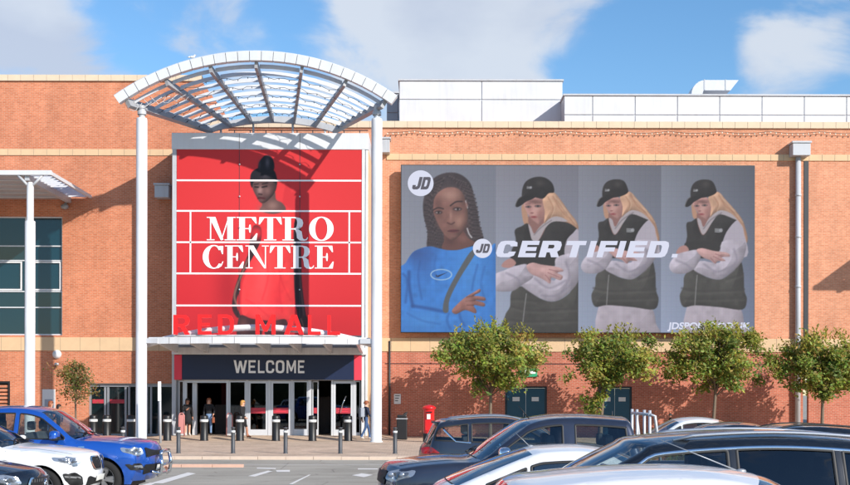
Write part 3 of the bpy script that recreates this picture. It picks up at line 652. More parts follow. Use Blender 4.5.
# ================================================================== POSTER ON THE BAY (printed panels)
class Canvas:
    def __init__(s, x0, x1, y0, y1, k):
        s.x0, s.y0, s.k = x0, y0, k; s.W = int(round((x1 - x0) * k)) + 1; s.Hh = int(round((y1 - y0) * k)) + 1
        s.gx, s.gy = np.meshgrid(x0 + np.arange(s.W) / k, y0 + np.arange(s.Hh) / k); s.c = np.zeros((s.Hh, s.W, 3)); s.rng = np.random.default_rng(4)
    def win(s, x0, x1, y0, y1):
        i0 = max(0, int((x0 - s.x0) * s.k)); i1 = min(s.W, int((x1 - s.x0) * s.k) + 2); j0 = max(0, int((y0 - s.y0) * s.k)); j1 = min(s.Hh, int((y1 - s.y0) * s.k) + 2)
        return slice(j0, max(j0, j1)), slice(i0, max(i0, i1))
    def put(s, sl, a, col):
        col = np.array(col) / 255.; s.c[sl] = s.c[sl] * (1 - a[..., None]) + col * a[..., None]
    def poly(s, pts, col, soft=.8, a=1., sm=True, clip=None, vol=0., vr=4.):
        p = np.array(crom(pts, True, 4) if sm else pts, float); m = soft + 1
        sl = s.win(p[:, 0].min() - m, p[:, 0].max() + m, p[:, 1].min() - m, p[:, 1].max() + m); gx, gy = s.gx[sl], s.gy[sl]
        if gx.size == 0: return
        q = np.stack([gx.ravel(), gy.ravel()], 1); ins = pip(q, p).reshape(gx.shape); dd = np.full(gx.shape, 1e9)
        for i in range(len(p)):
            A, B = p[i], p[(i + 1) % len(p)]; v = B - A; l = v @ v
            if l < 1e-9: continue
            t = np.clip(((gx - A[0]) * v[0] + (gy - A[1]) * v[1]) / l, 0, 1); dd = np.minimum(dd, (gx - A[0] - t * v[0]) ** 2 + (gy - A[1] - t * v[1]) ** 2)
        sd_ = np.sqrt(dd) * np.where(ins, 1, -1); al = np.clip(.5 + sd_ / soft, 0, 1) * a
        if clip is not None: al = al * ((gx >= clip[0]) & (gx < clip[1]))
        s.mask = np.zeros(s.c.shape[:2]); s.mask[sl] = al
        if vol:
            ngy, ngx = np.gradient(sd_ * 1.0); ln = np.sqrt(ngx ** 2 + ngy ** 2) + 1e-6; lam = -(ngx * .75 + ngy * .66) / ln
            fall = np.exp(-np.clip(sd_, 0, None) / vr); shd = 1 + vol * (-.55 * lam * fall - .25 * fall + .10)
            nz = s.blur(gx.shape); shd = shd * (1 + vol * .10 * nz)
            colf = np.clip(np.array(col) / 255. * shd[..., None], 0, 1); s.c[sl] = s.c[sl] * (1 - al[..., None]) + colf * al[..., None]; return
        s.put(sl, al, col)
    def blur(s, shp):
        h_, w_ = shp; k_ = 7; cn = s.rng.normal(0, 1, (h_ // k_ + 3, w_ // k_ + 3)); yy = np.arange(h_) / k_; xx = np.arange(w_) / k_; y0 = yy.astype(int); x0 = xx.astype(int); fy = (yy - y0)[:, None]; fx = (xx - x0)[None]
        fy = fy * fy * (3 - 2 * fy); fx = fx * fx * (3 - 2 * fx)
        return cn[y0][:, x0] * (1 - fy) * (1 - fx) + cn[y0 + 1][:, x0] * fy * (1 - fx) + cn[y0][:, x0 + 1] * (1 - fy) * fx + cn[y0 + 1][:, x0 + 1] * fy * fx
    def line(s, pts, wd_, col, soft=.8, a=1., clip=None):
        p = np.array(crom(pts, False, 5) if len(pts) > 2 else pts, float); m = wd_ + soft + 1
        sl = s.win(p[:, 0].min() - m, p[:, 0].max() + m, p[:, 1].min() - m, p[:, 1].max() + m); gx, gy = s.gx[sl], s.gy[sl]
        if gx.size == 0: return
        dd = np.full(gx.shape, 1e9)
        for i in range(len(p) - 1):
            A, B = p[i], p[i + 1]; v = B - A; l = max(v @ v, 1e-9)
            t = np.clip(((gx - A[0]) * v[0] + (gy - A[1]) * v[1]) / l, 0, 1); dd = np.minimum(dd, (gx - A[0] - t * v[0]) ** 2 + (gy - A[1] - t * v[1]) ** 2)
        al = np.clip(.5 + (wd_ / 2 - np.sqrt(dd)) / soft, 0, 1) * a
        if clip is not None: al = al * ((gx >= clip[0]) & (gx < clip[1]))
        s.put(sl, al, col)
    def ell(s, cx, cy, rx, ry, col, soft=1.5, a=1., clip=None):
        sl = s.win(cx - rx - soft - 2, cx + rx + soft + 2, cy - ry - soft - 2, cy + ry + soft + 2); gx, gy = s.gx[sl], s.gy[sl]
        if gx.size == 0: return
        r = np.sqrt(((gx - cx) / rx) ** 2 + ((gy - cy) / ry) ** 2); al = np.clip(.5 + (1 - r) * min(rx, ry) / soft, 0, 1) * a
        if clip is not None: al = al * ((gx >= clip[0]) & (gx < clip[1]))
        s.put(sl, al, col)
    def glow(s, cx, cy, rx, ry, col, a=.5, clip=None, mk=False):
        sl = s.win(cx - 2.4 * rx, cx + 2.4 * rx, cy - 2.4 * ry, cy + 2.4 * ry); gx, gy = s.gx[sl], s.gy[sl]
        if gx.size == 0: return
        al = a * np.exp(-((gx - cx) / rx) ** 2 - ((gy - cy) / ry) ** 2)
        if mk: al = al * s.mask[sl]
        if clip is not None: al = al * ((gx >= clip[0]) & (gx < clip[1]))
        s.put(sl, al, col)
    def grid_mesh(s, name, Y, i0, i1, m, gain=1.):
        me = bpy.data.meshes.new(name); gx = (s.gx[:, i0:i1] - CX) * Y / F; gz = H + (HY - s.gy[:, i0:i1]) * Y / F; h_, w_ = gx.shape
        co = np.stack([gx, np.full_like(gx, Y), gz], -1).reshape(-1, 3); j, i = np.meshgrid(np.arange(h_ - 1), np.arange(w_ - 1), indexing='ij'); a = (j * w_ + i).ravel()
        q = np.stack([a + w_, a + w_ + 1, a + 1, a], 1)
        me.from_pydata(co.tolist(), [], q.tolist()); ca = me.color_attributes.new('print', 'FLOAT_COLOR', 'POINT')
        c = np.clip(s.c[:, i0:i1], 0, 1).reshape(-1, 3); c = np.where(c <= .04045, c / 12.92, ((c + .055) / 1.055) ** 2.4) * gain
        ca.data.foreach_set('color', np.concatenate([c, np.ones((len(c), 1))], 1).astype(np.float32).ravel()); me.materials.append(M[m]); return me
def tr(ox, oy, k): return lambda pts: [(ox + x / k, oy + y / k) for x, y in pts]

pc = Canvas(176.3, 361, 150, 335.5, 1.6)
pc.c[:] = np.array((204, 50, 52)) / 255.
pc.glow(270, 240, 80, 90, (226, 58, 66), .55); pc.glow(345, 320, 60, 60, (186, 34, 44), .4); pc.glow(185, 320, 50, 70, (186, 30, 44), .5)
a = tr(220, 150, 5.39); c8 = tr(220, 240, 5.05)
pc.glow(270, 338, 170, 24, (168, 34, 40), .75)
pc.glow(228, 290, 14, 45, (140, 22, 34), .55)
pc.poly(a([(130, 350), (160, 335), (215, 322), (300, 318), (345, 325), (400, 345), (430, 400), (430, 520), (160, 520), (140, 430)]), (218, 56, 58), 1.6)
pc.poly(c8([(175, -40), (150, 120), (112, 230), (112, 376), (160, 396), (260, 408), (345, 402), (366, 388), (372, 240), (368, 100), (370, -40)]), (220, 58, 60), 1.6, vol=.25, vr=7)
pc.glow(262, 275, 9, 30, (246, 86, 88), .5); pc.glow(278, 300, 8, 20, (190, 34, 46), .45); pc.glow(250, 255, 5, 16, (196, 36, 48), .4)
for q in ([(262, 250), (268, 275), (262, 300)], [(276, 255), (281, 280), (290, 300)], [(246, 300), (256, 306), (270, 318)], [(284, 262), (279, 286), (282, 312)]): pc.line(q, 1.2, (186, 32, 44), 2.2, .5)
pc.poly(c8([(100, 385), (160, 399), (260, 410), (335, 405), (332, 500), (240, 500), (215, 430), (200, 500), (90, 500)]), (54, 32, 36), 1)
pc.glow(243, 326, 5, 8, (104, 66, 62), .7); pc.glow(277, 326, 4, 8, (96, 60, 58), .6)
pc.poly(c8([(168, -70), (205, -60), (206, 0), (180, 60), (135, 140), (105, 200), (98, 260), (84, 300), (86, 345), (104, 388), (84, 392), (60, 345), (68, 270), (92, 190), (138, 80), (150, 0)]), (52, 34, 38), 1)
pc.glow(256, 233, 8, 7, (212, 44, 54), .95)
pc.line(c8([(84, 330), (72, 280), (96, 205), (140, 100)]), 1.8, (150, 108, 92), 1.8, .8)
pc.poly(c8([(372, -80), (402, -80), (408, 60), (412, 210), (430, 360), (442, 420), (425, 445), (405, 430), (384, 350), (372, 200)]), (44, 30, 36), 1)
pc.line(c8([(395, -40), (400, 150), (418, 340), (428, 410)]), 1.6, (118, 84, 80), 2, .7)
pc.ell(304, 323, 5, 7, (58, 38, 40), 2); pc.line(c8([(408, 400), (418, 430), (416, 455)]), 1.4, (130, 92, 84), 1.4, .7)
pc.poly(a([(222, 255), (290, 225), (300, 268), (335, 288), (352, 325), (300, 345), (250, 342), (212, 325), (225, 300)]), (92, 66, 64), 1)
pc.glow(272, 206, 6, 5, (150, 116, 108), .7); pc.glow(262, 209, 5, 4, (132, 98, 92), .5)
pc.poly(a([(168, 165), (200, 150), (250, 150), (300, 165), (302, 205), (288, 238), (262, 268), (238, 286), (214, 284), (192, 250), (174, 210)]), (78, 54, 54), .9, vol=.6, vr=4)
pc.glow(259.5, 190.5, 3.2, 4.5, (168, 134, 130), .8); pc.glow(267, 191, 4, 5, (136, 102, 98), .7); pc.glow(256, 184, 3, 3, (120, 88, 86), .6); pc.glow(261.5, 200.5, 3, 2, (124, 86, 84), .5)
pc.line([(254.5, 187.2), (257.8, 187.6)], 1.3, (26, 18, 20), 1); pc.line([(261.8, 187.6), (266.4, 186.6)], 1.4, (26, 18, 20), 1)
pc.line([(254, 184.6), (258, 184.2)], .9, (24, 18, 20), .9); pc.line([(262, 184.4), (267, 183.4)], .9, (24, 18, 20), .9)
pc.line([(258.4, 194.4), (261.4, 194.8)], 1.2, (36, 22, 24), 1.2, .9); pc.line([(257.6, 198.6), (260, 198.2), (264, 198.8)], 1.5, (70, 26, 32), 1.1)
pc.poly(a([(160, 175), (165, 130), (190, 105), (235, 92), (285, 108), (304, 150), (304, 190), (292, 178), (262, 160), (215, 162), (180, 172), (170, 205)]), (28, 25, 32), .9)
pc.poly(a([(203, 95), (214, 58), (240, 32), (268, 34), (286, 60), (290, 100), (272, 122), (215, 120)]), (30, 28, 36), .9)
pc.glow(267, 163, 2.2, 5, (96, 92, 104), .8); pc.glow(259, 165, 1.4, 4, (70, 66, 78), .7); pc.glow(265, 177, 5, 2, (72, 66, 74), .6)
pc.poly(a([(350, 195), (372, 188), (385, 230), (430, 215), (432, 290), (410, 330), (350, 300), (335, 280)]), (172, 34, 44), 2, .35)  # column shadow painted into the print as a darker red shape
pst = tag(empty('entrance_poster', (0, 0, 0)), 'tall red METRO CENTRE poster with woman in red dress above the entrance', 'poster')
MB().box(px0, px1, BY - .02, BY + .119, zpb, zpt - .005).build('backing_board', 'grey_panel', pst)
ii = [0, int(round((239 - 176.3) * 1.6)), int(round((299.5 - 176.3) * 1.6)), pc.W - 1]
for k in range(3): obj('printed_panel', pc.grid_mesh('printed_panel', BY - .03, ii[k], ii[k + 1] + 1, 'vinyl_print', .88), pst)
Yl = BY - .036
for v in (239, 299.5): MB().box(PX(v, BY) - .012, PX(v, BY) + .012, Yl, BY - .031, zpb + .02, zpt - .02).build('panel_joint', 'dark_metal', pst)
for y in (181, 211.5, 242.8, 274, 306): flat_xz('printed_line', [rect(px0, PZ(y + .8, BY), px1, PZ(y - .8, BY))], [], Yl - .003, 'letter_white', pst)
for x in (190.3, 349): flat_xz('printed_line', [rect(PX(x - .75, BY), PZ(273.2, BY), PX(x + .75, BY), PZ(212.3, BY))], [], Yl - .003, 'letter_white', pst)
for x in (239.4, 299.5):
    for y in (165, 197, 228, 290): MB().lathe([(0, -.05), (.035, -.05), (.035, 0)], 8, (PX(x, BY), BY - .031, PZ(y, BY)), 'y').build('fixing_stud', 'galv', pst)
# high-contrast serif capitals, unit cap height
S, HL = .215, .04
def serif(x0, x1, y, up=True): return rect(x0, y if up else y - HL, x1, y + HL if up else y)
def beak(x, y, dxx, dyy): return [(x, y), (x, y + dyy), (x + dxx, y)]
GL = {}
GL['M'] = (1.12, [rect(.16, 0, .205, 1), [(.12, 1), (.36, 1), (.66, .02), (.56, 0)], [(.56, 0), (.60, 0), (.88, 1), (.84, 1)], rect(.80, 0, 1.01, 1), serif(.04, .33, 0), serif(.70, 1.11, 0), serif(.04, .3, 1, False), serif(.86, 1.11, 1, False)], [])
GL['E'] = (.84, [rect(.12, 0, .335, 1), serif(.02, .76, 0), serif(.02, .74, 1, False), rect(.335, .48, .56, .52), [(.50, .33), (.545, .33), (.56, .5), (.545, .67), (.50, .67), (.47, .5)], [(.76, 0), (.80, .30), (.755, .30), (.58, .03)], [(.74, 1), (.77, .72), (.73, .72), (.56, .97)]], [])
GL['T'] = (.86, [rect(.32, 0, .535, 1), serif(.20, .66, 0), serif(.03, .83, 1, False), [(.03, 1), (0, .68), (.045, .68), (.22, .97)], [(.83, 1), (.86, .68), (.815, .68), (.64, .97)]], [])
GL['R'] = (.98, [rect(.12, 0, .335, 1), serif(.02, .45, 0), serif(.02, .5, 1, False), [(.335, 1), (.5, 1), (.66, .965), (.76, .88), (.79, .74), (.76, .60), (.66, .51), (.5, .47), (.335, .47)], [(.44, .49), (.62, .47), (.735, .38), (.76, .2), (.78, .08), (.84, .045), (.90, .06), (.95, .14), (.97, .12), (.93, .02), (.82, -.02), (.66, .0), (.56, .1), (.54, .3), (.50, .44)]], [[(.335, .955), (.46, .955), (.53, .92), (.56, .84), (.565, .73), (.55, .62), (.52, .545), (.45, .515), (.335, .515)]])
GL['O'] = (.96, [ellp(.48, .5, .455, .52, 40)], [ellp(.48, .5, .225, .475, 32)])
GL['N'] = (1.02, [rect(.15, 0, .195, 1), [(.11, 1), (.36, 1), (.87, .02), (.83, 0), (.80, 0)], rect(.825, 0, .87, 1), serif(.03, .32, 0), serif(.02, .3, 1, False), serif(.70, .99, 1, False)], [])
cc_ = ellp(.48, .5, .455, .52, 40, math.radians(38), math.radians(322)); ci_ = ellp(.50, .5, .235, .475, 32, math.radians(322), math.radians(38))
GL['C'] = (.92, [cc_ + ci_, [(.83, .98), (.87, .98), (.86, .62), (.82, .62), (.76, .80), (.66, .93), (.72, .98)], [(.84, .30), (.88, .30), (.80, .10), (.66, .0), (.60, .03), (.76, .12)]], [])
def serif_word(word, x0p, x1p, ybase, ytop):
    X0, X1 = PX(x0p, BY), PX(x1p, BY); z0, z1 = PZ(ybase, BY), PZ(ytop, BY); tot = sum(GL[c][0] for c in word); k = (X1 - X0) / tot; x = X0
    for c in word:
        wdt, so_, ho = GL[c]; f = lambda ps: [(x + p[0] * k, z0 + p[1] * (z1 - z0)) for p in ps]
        flat_xz('letter', [f(p) for p in so_], [f(p) for p in ho], Yl - .010, 'letter_white', pst); x += wdt * k
serif_word('METRO', 205.5, 334, 240.8, 217.5)
serif_word('CENTRE', 202, 334.5, 268.8, 246)

# ================================================================== LED SCREEN
SY = WY - .62
lc = Canvas(401, 754, 165.5, 331.8, 1.55)
tv = (lc.gy - 165) / 167; 
def bgp(x0, x1, top, bot, left=0, right=0):
    m_ = (lc.gx >= x0) & (lc.gx < x1); u = (lc.gx - x0) / (x1 - x0)
    for k in range(3): lc.c[..., k][m_] = ((top[k] * (1 - tv) + bot[k] * tv + left * (1 - u) + right * u) / 255.)[m_]
bgp(401, 496, (134, 138, 152), (158, 164, 182), 8, -6); bgp(495.5, 578.3, (134, 134, 146), (160, 172, 198), 10, -8); bgp(578.3, 661, (124, 126, 138), (148, 160, 186), 14, -12); bgp(661, 755, (118, 122, 134), (146, 158, 186), 18, -26)
# first panel: woman with long braids in a blue sweater
a = tr(400, 165, 5.71); b2 = tr(400, 245, 5.57); C1 = (401, 495.6)
lc.poly(a([(185, 80), (245, 48), (310, 44), (362, 65), (402, 110), (420, 180), (440, 260), (452, 340), (474, 430), (420, 460), (390, 500), (170, 500), (155, 380), (133, 290), (130, 210), (150, 140)]), (62, 54, 58), 1.2, clip=C1, vol=.5, vr=4)
def braid(pts):
    q = crom(a(pts), False, 14); acc = 0; k = 0
    for i in range(1, len(q)):
        acc += math.hypot(q[i][0] - q[i - 1][0], q[i][1] - q[i - 1][1])
        if acc > 1.5:
            acc = 0; k += 1; d_ = .5 if k % 2 else -.5; tn = (96, 84, 86) if k % 2 else (78, 66, 70); lc.ell(q[i][0] + d_, q[i][1], 1.0, .75, tn, .9, .75, C1); lc.ell(q[i][0] - d_ * 2.4, q[i][1] + .5, .7, .7, (36, 30, 34), .9, .7, C1)
for k in range(8): braid([(215 + k * 5, 85 - k * 3), (165 + k * 6, 170), (143 + k * 9, 270), (160 + k * 11, 380), (180 + k * 12, 490)])
for k in range(8): braid([(270 + k * 13, 58 + k * 5), (345 + k * 9, 130 + k * 3), (382 + k * 7, 230), (392 + k * 8, 330), (402 + k * 10, 440)])
lc.poly(b2([(-10, 165), (30, 100), (70, 42), (120, 18), (170, 8), (230, 22), (300, 28), (380, 12), (450, -4), (500, 8), (540, 30), (560, 500), (-10, 500)]), (58, 132, 218), 1.2, clip=C1, vol=.35, vr=8)
lc.glow(415, 252, 18, 12, (44, 74, 138), .75, C1, True); lc.glow(424, 262, 10, 20, (54, 100, 176), .5, C1, True); lc.glow(470, 270, 16, 30, (84, 160, 238), .5, C1, True); lc.glow(425, 320, 22, 10, (84, 162, 240), .5, C1, True)
lc.poly(a([(255, 370), (350, 370), (385, 415), (430, 445), (380, 470), (320, 485), (240, 478), (250, 430)]), (112, 74, 68), 1, clip=C1)
lc.glow(463, 238, 5, 4, (156, 108, 98), .6); lc.glow(450, 240, 5, 5, (78, 48, 48), .6)
lc.poly(a([(188, 235), (194, 190), (222, 152), (270, 128), (322, 132), (358, 165), (376, 220), (386, 290), (376, 340), (350, 388), (312, 424), (282, 424), (242, 384), (210, 325), (190, 275)]), (130, 90, 82), 1, vol=.55, vr=5)
lc.glow(450, 195, 10, 6, (190, 146, 132), .85); lc.glow(459, 221, 6.5, 6.5, (184, 138, 122), .85); lc.glow(440, 222, 4, 6, (140, 98, 90), .6); lc.glow(450.5, 216, 1.6, 5, (182, 138, 126), .8); lc.glow(437, 205, 4, 8, (92, 60, 58), .5); lc.glow(465, 228, 4, 9, (96, 62, 58), .5); lc.glow(453, 236, 5, 2, (146, 102, 94), .6)
lc.line(a([(186, 258), (215, 244), (245, 250)]), 1.2, (48, 32, 34), 1.1); lc.line(a([(286, 232), (318, 210), (352, 208)]), 1.3, (48, 32, 34), 1.1)
lc.ell(438, 212.4, 3.6, 1.7, (52, 34, 36), 1.2); lc.ell(457, 209, 4.1, 1.9, (52, 34, 36), 1.2); lc.ell(437.8, 212.6, 2.4, .9, (176, 160, 160), .8); lc.ell(457, 209.2, 2.8, 1.0, (176, 160, 160), .8); lc.ell(438.2, 212.5, 1.1, 1.1, (26, 18, 20), .8); lc.ell(457.4, 209, 1.2, 1.2, (26, 18, 20), .8)
lc.line(a([(270, 330), (290, 338), (308, 328)]), 1.2, (74, 44, 44), 1.4, .85); lc.ell(453.2, 230.8, 5.0, 1.7, (112, 58, 62), 1.1); lc.line(a([(272, 378), (304, 376), (334, 374)]), .7, (62, 32, 36), .9)
lc.line(a([(372, 205), (384, 245)]), 1.0, (216, 214, 220), 1, .9); lc.line(a([(382, 362), (392, 392), (408, 414)]), 1.2, (222, 220, 226), 1, .9); lc.glow(466, 205, 1.5, 3, (150, 104, 96), .8)
for q, wd_, a_ in (([(48, 150), (52, 240), (70, 340)], 3, .8), ([(70, 340), (150, 352), (250, 372)], 3.2, .75), ([(110, 90), (100, 180), (120, 300)], 1.6, .5), ([(430, 110), (410, 190), (400, 250)], 1.6, .5), ([(330, 380), (340, 420), (360, 450)], 2, .6), ([(270, 380), (262, 420), (280, 470)], 2, .5), ([(200, 60), (190, 110), (200, 200)], 1.3, .35), ([(470, 120), (450, 220), (480, 320)], 1.8, .35), ([(40, 380), (120, 420), (220, 440)], 1.6, .35), ([(15, 160), (40, 200), (30, 320)], 2, .6)): lc.line(b2(q), wd_, (34, 84, 158), 2.4, a_, C1)
lc.poly(b2([(388, 40), (424, 36), (335, 180), (276, 300), (268, 372), (238, 366), (250, 290), (300, 185)]), (92, 98, 104), .9, clip=C1)
for t in np.linspace(0, 2 * PI, 40)[:-1]:
    lc.line([(441 + 10.4 * math.cos(t), 274.6 + 5.2 * math.sin(t)), (441 + 10.4 * math.cos(t + .17), 274.6 + 5.2 * math.sin(t + .17))], .75, (190, 222, 248), .8, .9)
lc.poly([(435.5, 274.2), (437, 275.6), (447.5, 272.0), (438, 277.2), (435.6, 276.6)], (34, 52, 84), .6, sm=False)
lc.poly(b2([(288, 365), (330, 318), (372, 284), (410, 262), (442, 244), (446, 260), (412, 280), (440, 284), (472, 292), (470, 310), (420, 306), (468, 322), (466, 342), (410, 334), (424, 362), (418, 380), (362, 362), (312, 384)]), (156, 106, 98), .9, clip=C1, vol=.5, vr=2)
for q in ([(370, 290), (408, 282)], [(366, 312), (416, 308)], [(372, 334), (410, 334)]): lc.line(b2(q), .8, (92, 54, 52), .9, .8)
lc.glow(467, 301, 4, 3, (184, 134, 124), .6)
# cap girls
DK, VL, FL = (44, 43, 42), (70, 69, 65), (188, 180, 194)
def capgirl(ua, ub, clip, P4):
    """ua, ub: coordinate maps of the upper and lower tracing"""
    G = P4
    lc.poly(ub(G['legs']), (182, 172, 184), 1, clip=clip, vol=0.3, vr=8) if G.get('legs') else None
    lc.poly(ua(G['hairback']), (198, 152, 124), 1, clip=clip, vol=0.4, vr=3)
    lc.poly(ua(G['lefthair']), (196, 150, 124), 1, clip=clip)
    lc.poly(ua(G['vest']), DK, 1.1, clip=clip, vol=0.6, vr=5)
    lc.poly(ub(G['vestmid']), DK, 1.1, clip=clip)
    lc.poly(ub(G['vestlow']), VL, 1.1, clip=clip, vol=0.5, vr=8)
    for k in range(3):
        q = G['quilt'][k]; lc.line(ub(q), 1.6, (62, 60, 58), 2.0, .65, clip); lc.line(ub([(x, y + 14) for x, y in q]), 1.6, (104, 102, 98), 2.4, .35, clip)
    lc.line(ub(G['zip']), .9, (160, 158, 160), .9, .8, clip)
    lc.poly(ua(G['sleeveup']), FL, 1, clip=clip); lc.poly(ub(G['sleeve']), FL, 1.1, clip=clip, vol=0.42, vr=7)
    lc.poly(ub(G['otherhand']), (190, 142, 136), .9, clip=clip)
    lc.poly(ub(G['forearm']), (190, 182, 196), 1.1, clip=clip, vol=0.42, vr=6)
    for q in G['folds']: lc.line(ub(q), 1.8, (140, 134, 150), 2.4, .6, clip)
    lc.poly(ub(G['hand']), (204, 162, 160), .9, clip=clip, vol=0.4, vr=3)
    for q in G['fing']: lc.line(ub(q), .7, (150, 100, 104), .9, .8, clip)
    fx, fy, fs = G['fc']; lc.poly(ua([(fx + x * fs, fy + y * fs) for x, y in ((-30, 40), (55, 40), (70, 110), (30, 190), (0, 200), (-30, 120))]), (150, 108, 102), 1.2, clip=clip)
    lc.poly(ua(G['collar']), (186, 176, 182), .9, clip=clip); lc.line(ua(G['collarfold']), 1.1, (120, 112, 118), 1.2, .7, clip)
    lc.poly(ua(G['face']), (196, 148, 142), .9, clip=clip, vol=0.45, vr=3.5)
    fx, fy, fs = G['fc']; f = lambda x, y: ua([(fx + x * fs, fy + y * fs)])[0]
    k = fs * .80
    for (x, y, rx, ry, c_, a_) in ((20, 6, 5, 4, (222, 178, 168), .7), (-30, 0, 3, 4, (176, 124, 118), .5), (-5, 28, 3, 3, (216, 172, 162), .6), (40, 30, 5, 8, (166, 114, 106), .6), (0, -42, 12, 3.4, (104, 72, 68), .75), (5, 62, 4, 2.4, (180, 132, 124), .5)):
        p = f(x, y); lc.glow(p[0], p[1], rx * k, ry * k, c_, a_, clip)
    for (x, y, rx, ry, c_, a_) in ((-36, -10, 3.1, 1.3, (44, 30, 32), 1), (22, -14, 3.5, 1.4, (44, 30, 32), 1), (-2, 52, 3.6, 1.3, (152, 70, 74), 1), (-14, 28, 1.9, .9, (134, 82, 80), .9), (-36, -10, 1.9, .7, (196, 184, 182), .8), (22, -14, 2.2, .8, (196, 184, 182), .8), (-36, -10, .9, .9, (40, 30, 34), 1), (22, -14, 1.0, 1.0, (40, 30, 34), 1)):
        p = f(x, y); lc.ell(p[0], p[1], rx * k, ry * k, c_, 1.1, a_, clip)
    lc.line([f(-52, -24), f(-26, -28)], .8 * k, (110, 78, 70), .9, .8, clip); lc.line([f(4, -32), f(40, -34)], .8 * k, (110, 78, 70), .9, .8, clip)
    lc.poly(ua(G['hair']), (208, 164, 136), 1, clip=clip, vol=0.45, vr=3.5)
    for q in G['strands']: lc.line(ua(q), .9, (170, 122, 94), 1.4, .6, clip); lc.line(ua([(x + 9, y - 6) for x, y in q]), .9, (232, 198, 170), 1.4, .5, clip)
    lc.poly(ua(G['cap']), (36, 34, 34), 1, clip=clip, vol=0.8, vr=5); lc.poly(ua(G['brim']), (26, 24, 25), .8, clip=clip); lc.line(ua([G['brim'][0], ((G['brim'][0][0] + G['brim'][2][0]) / 2 - 6, (G['brim'][0][1] + G['brim'][2][1]) / 2 - 8), G['brim'][2]]), .8, (104, 100, 98), .9, .8, clip)
    p = ua([G['capc']])[0]; lc.glow(p[0], p[1], 4, 3, (74, 70, 68), .7, clip)
    for gx_, gy_, sc_ in G['logo']:
        p = ua([(gx_, gy_)])[0]
        for q in range(3): lc.line([(p[0] - 2.2 * sc_, p[1] - (.9 - q * .9) * sc_), (p[0] + .8 * sc_, p[1] - (.7 - q * .9) * sc_)], .6 * sc_, (200, 202, 210), .7, .8, clip)
        lc.ell(p[0] + 1.7 * sc_, p[1], 1.1 * sc_, 1.3 * sc_, (200, 202, 210), .8, .75, clip)
G2 = dict(hairback=[(300, 150), (350, 132), (400, 185), (445, 250), (492, 310), (508, 365), (470, 360), (400, 320), (330, 300), (300, 330), (280, 300), (285, 200)],
  lefthair=[(160, 215), (185, 212), (198, 280), (215, 330), (178, 330), (162, 275)], hair=[(292, 165), (345, 136), (385, 170), (420, 220), (455, 270), (495, 325), (500, 352), (450, 315), (400, 285), (345, 280), (310, 310), (296, 320), (300, 250), (288, 200)],
  strands=[[(320, 165), (350, 230), (330, 290)], [(350, 160), (390, 230), (440, 290)], [(370, 180), (420, 250), (480, 330)]],
  face=[(172, 205), (195, 172), (260, 162), (296, 190), (304, 250), (290, 298), (268, 328), (244, 316), (210, 285), (186, 245)], fc=(236, 232, 1.0),
  cap=[(162, 170), (164, 112), (188, 66), (240, 42), (300, 45), (345, 80), (356, 132), (322, 140), (288, 172), (232, 164), (185, 170)], brim=[(122, 216), (132, 188), (160, 160), (240, 160), (222, 176), (188, 190), (158, 212), (134, 224)], capc=(270, 80),
  collar=[(200, 328), (216, 345), (236, 385), (268, 345), (330, 292), (385, 280), (445, 302), (425, 312), (352, 312), (304, 350), (262, 425), (225, 425), (210, 380)], collarfold=[(236, 392), (280, 345), (340, 305)],
  vest=[(118, 365), (160, 340), (200, 326), (225, 420), (262, 425), (304, 350), (352, 310), (440, 318), (502, 362), (470, 385), (432, 432), (425, 520), (115, 520), (125, 430)], vestmid=[(75, 40), (330, 40), (325, 110), (200, 105), (110, 112), (95, 80)],
  vestlow=[(88, 252), (150, 222), (240, 285), (320, 302), (400, 258), (450, 175), (460, 480), (60, 480), (52, 385), (80, 330)], quilt=[[(90, 330), (200, 350), (440, 340)], [(70, 400), (200, 410), (440, 400)], [(90, 290), (150, 290), (220, 300)]], zip=[(168, 262), (158, 340), (148, 430)],
  sleeveup=[(430, 432), (470, 382), (504, 362), (512, 520), (425, 520)], sleeve=[(335, 62), (450, 50), (452, 178), (402, 252), (322, 302), (240, 284), (150, 226), (140, 200), (200, 158), (320, 190), (322, 120)],
  otherhand=[(34, 115), (52, 85), (88, 72), (112, 98), (80, 122)], forearm=[(-10, 165), (50, 135), (110, 112), (168, 102), (182, 140), (204, 172), (142, 216), (88, 248), (-10, 240)], folds=[[(215, 180), (290, 230), (380, 190)], [(380, 90), (400, 170), (360, 250)], [(60, 150), (120, 180), (130, 210)], [(250, 270), (330, 270), (410, 210)]],
  hand=[(168, 112), (200, 94), (250, 104), (340, 118), (368, 138), (335, 148), (364, 166), (350, 188), (304, 174), (296, 206), (268, 190), (234, 172), (190, 152)], fing=[[(290, 130), (338, 142)], [(285, 148), (345, 172)], [(270, 160), (298, 192)]], logo=[(205, 105, 1.0)])
capgirl(tr(495, 170, 6.07), tr(495, 245, 5.39), (495.6, 578.3), G2)
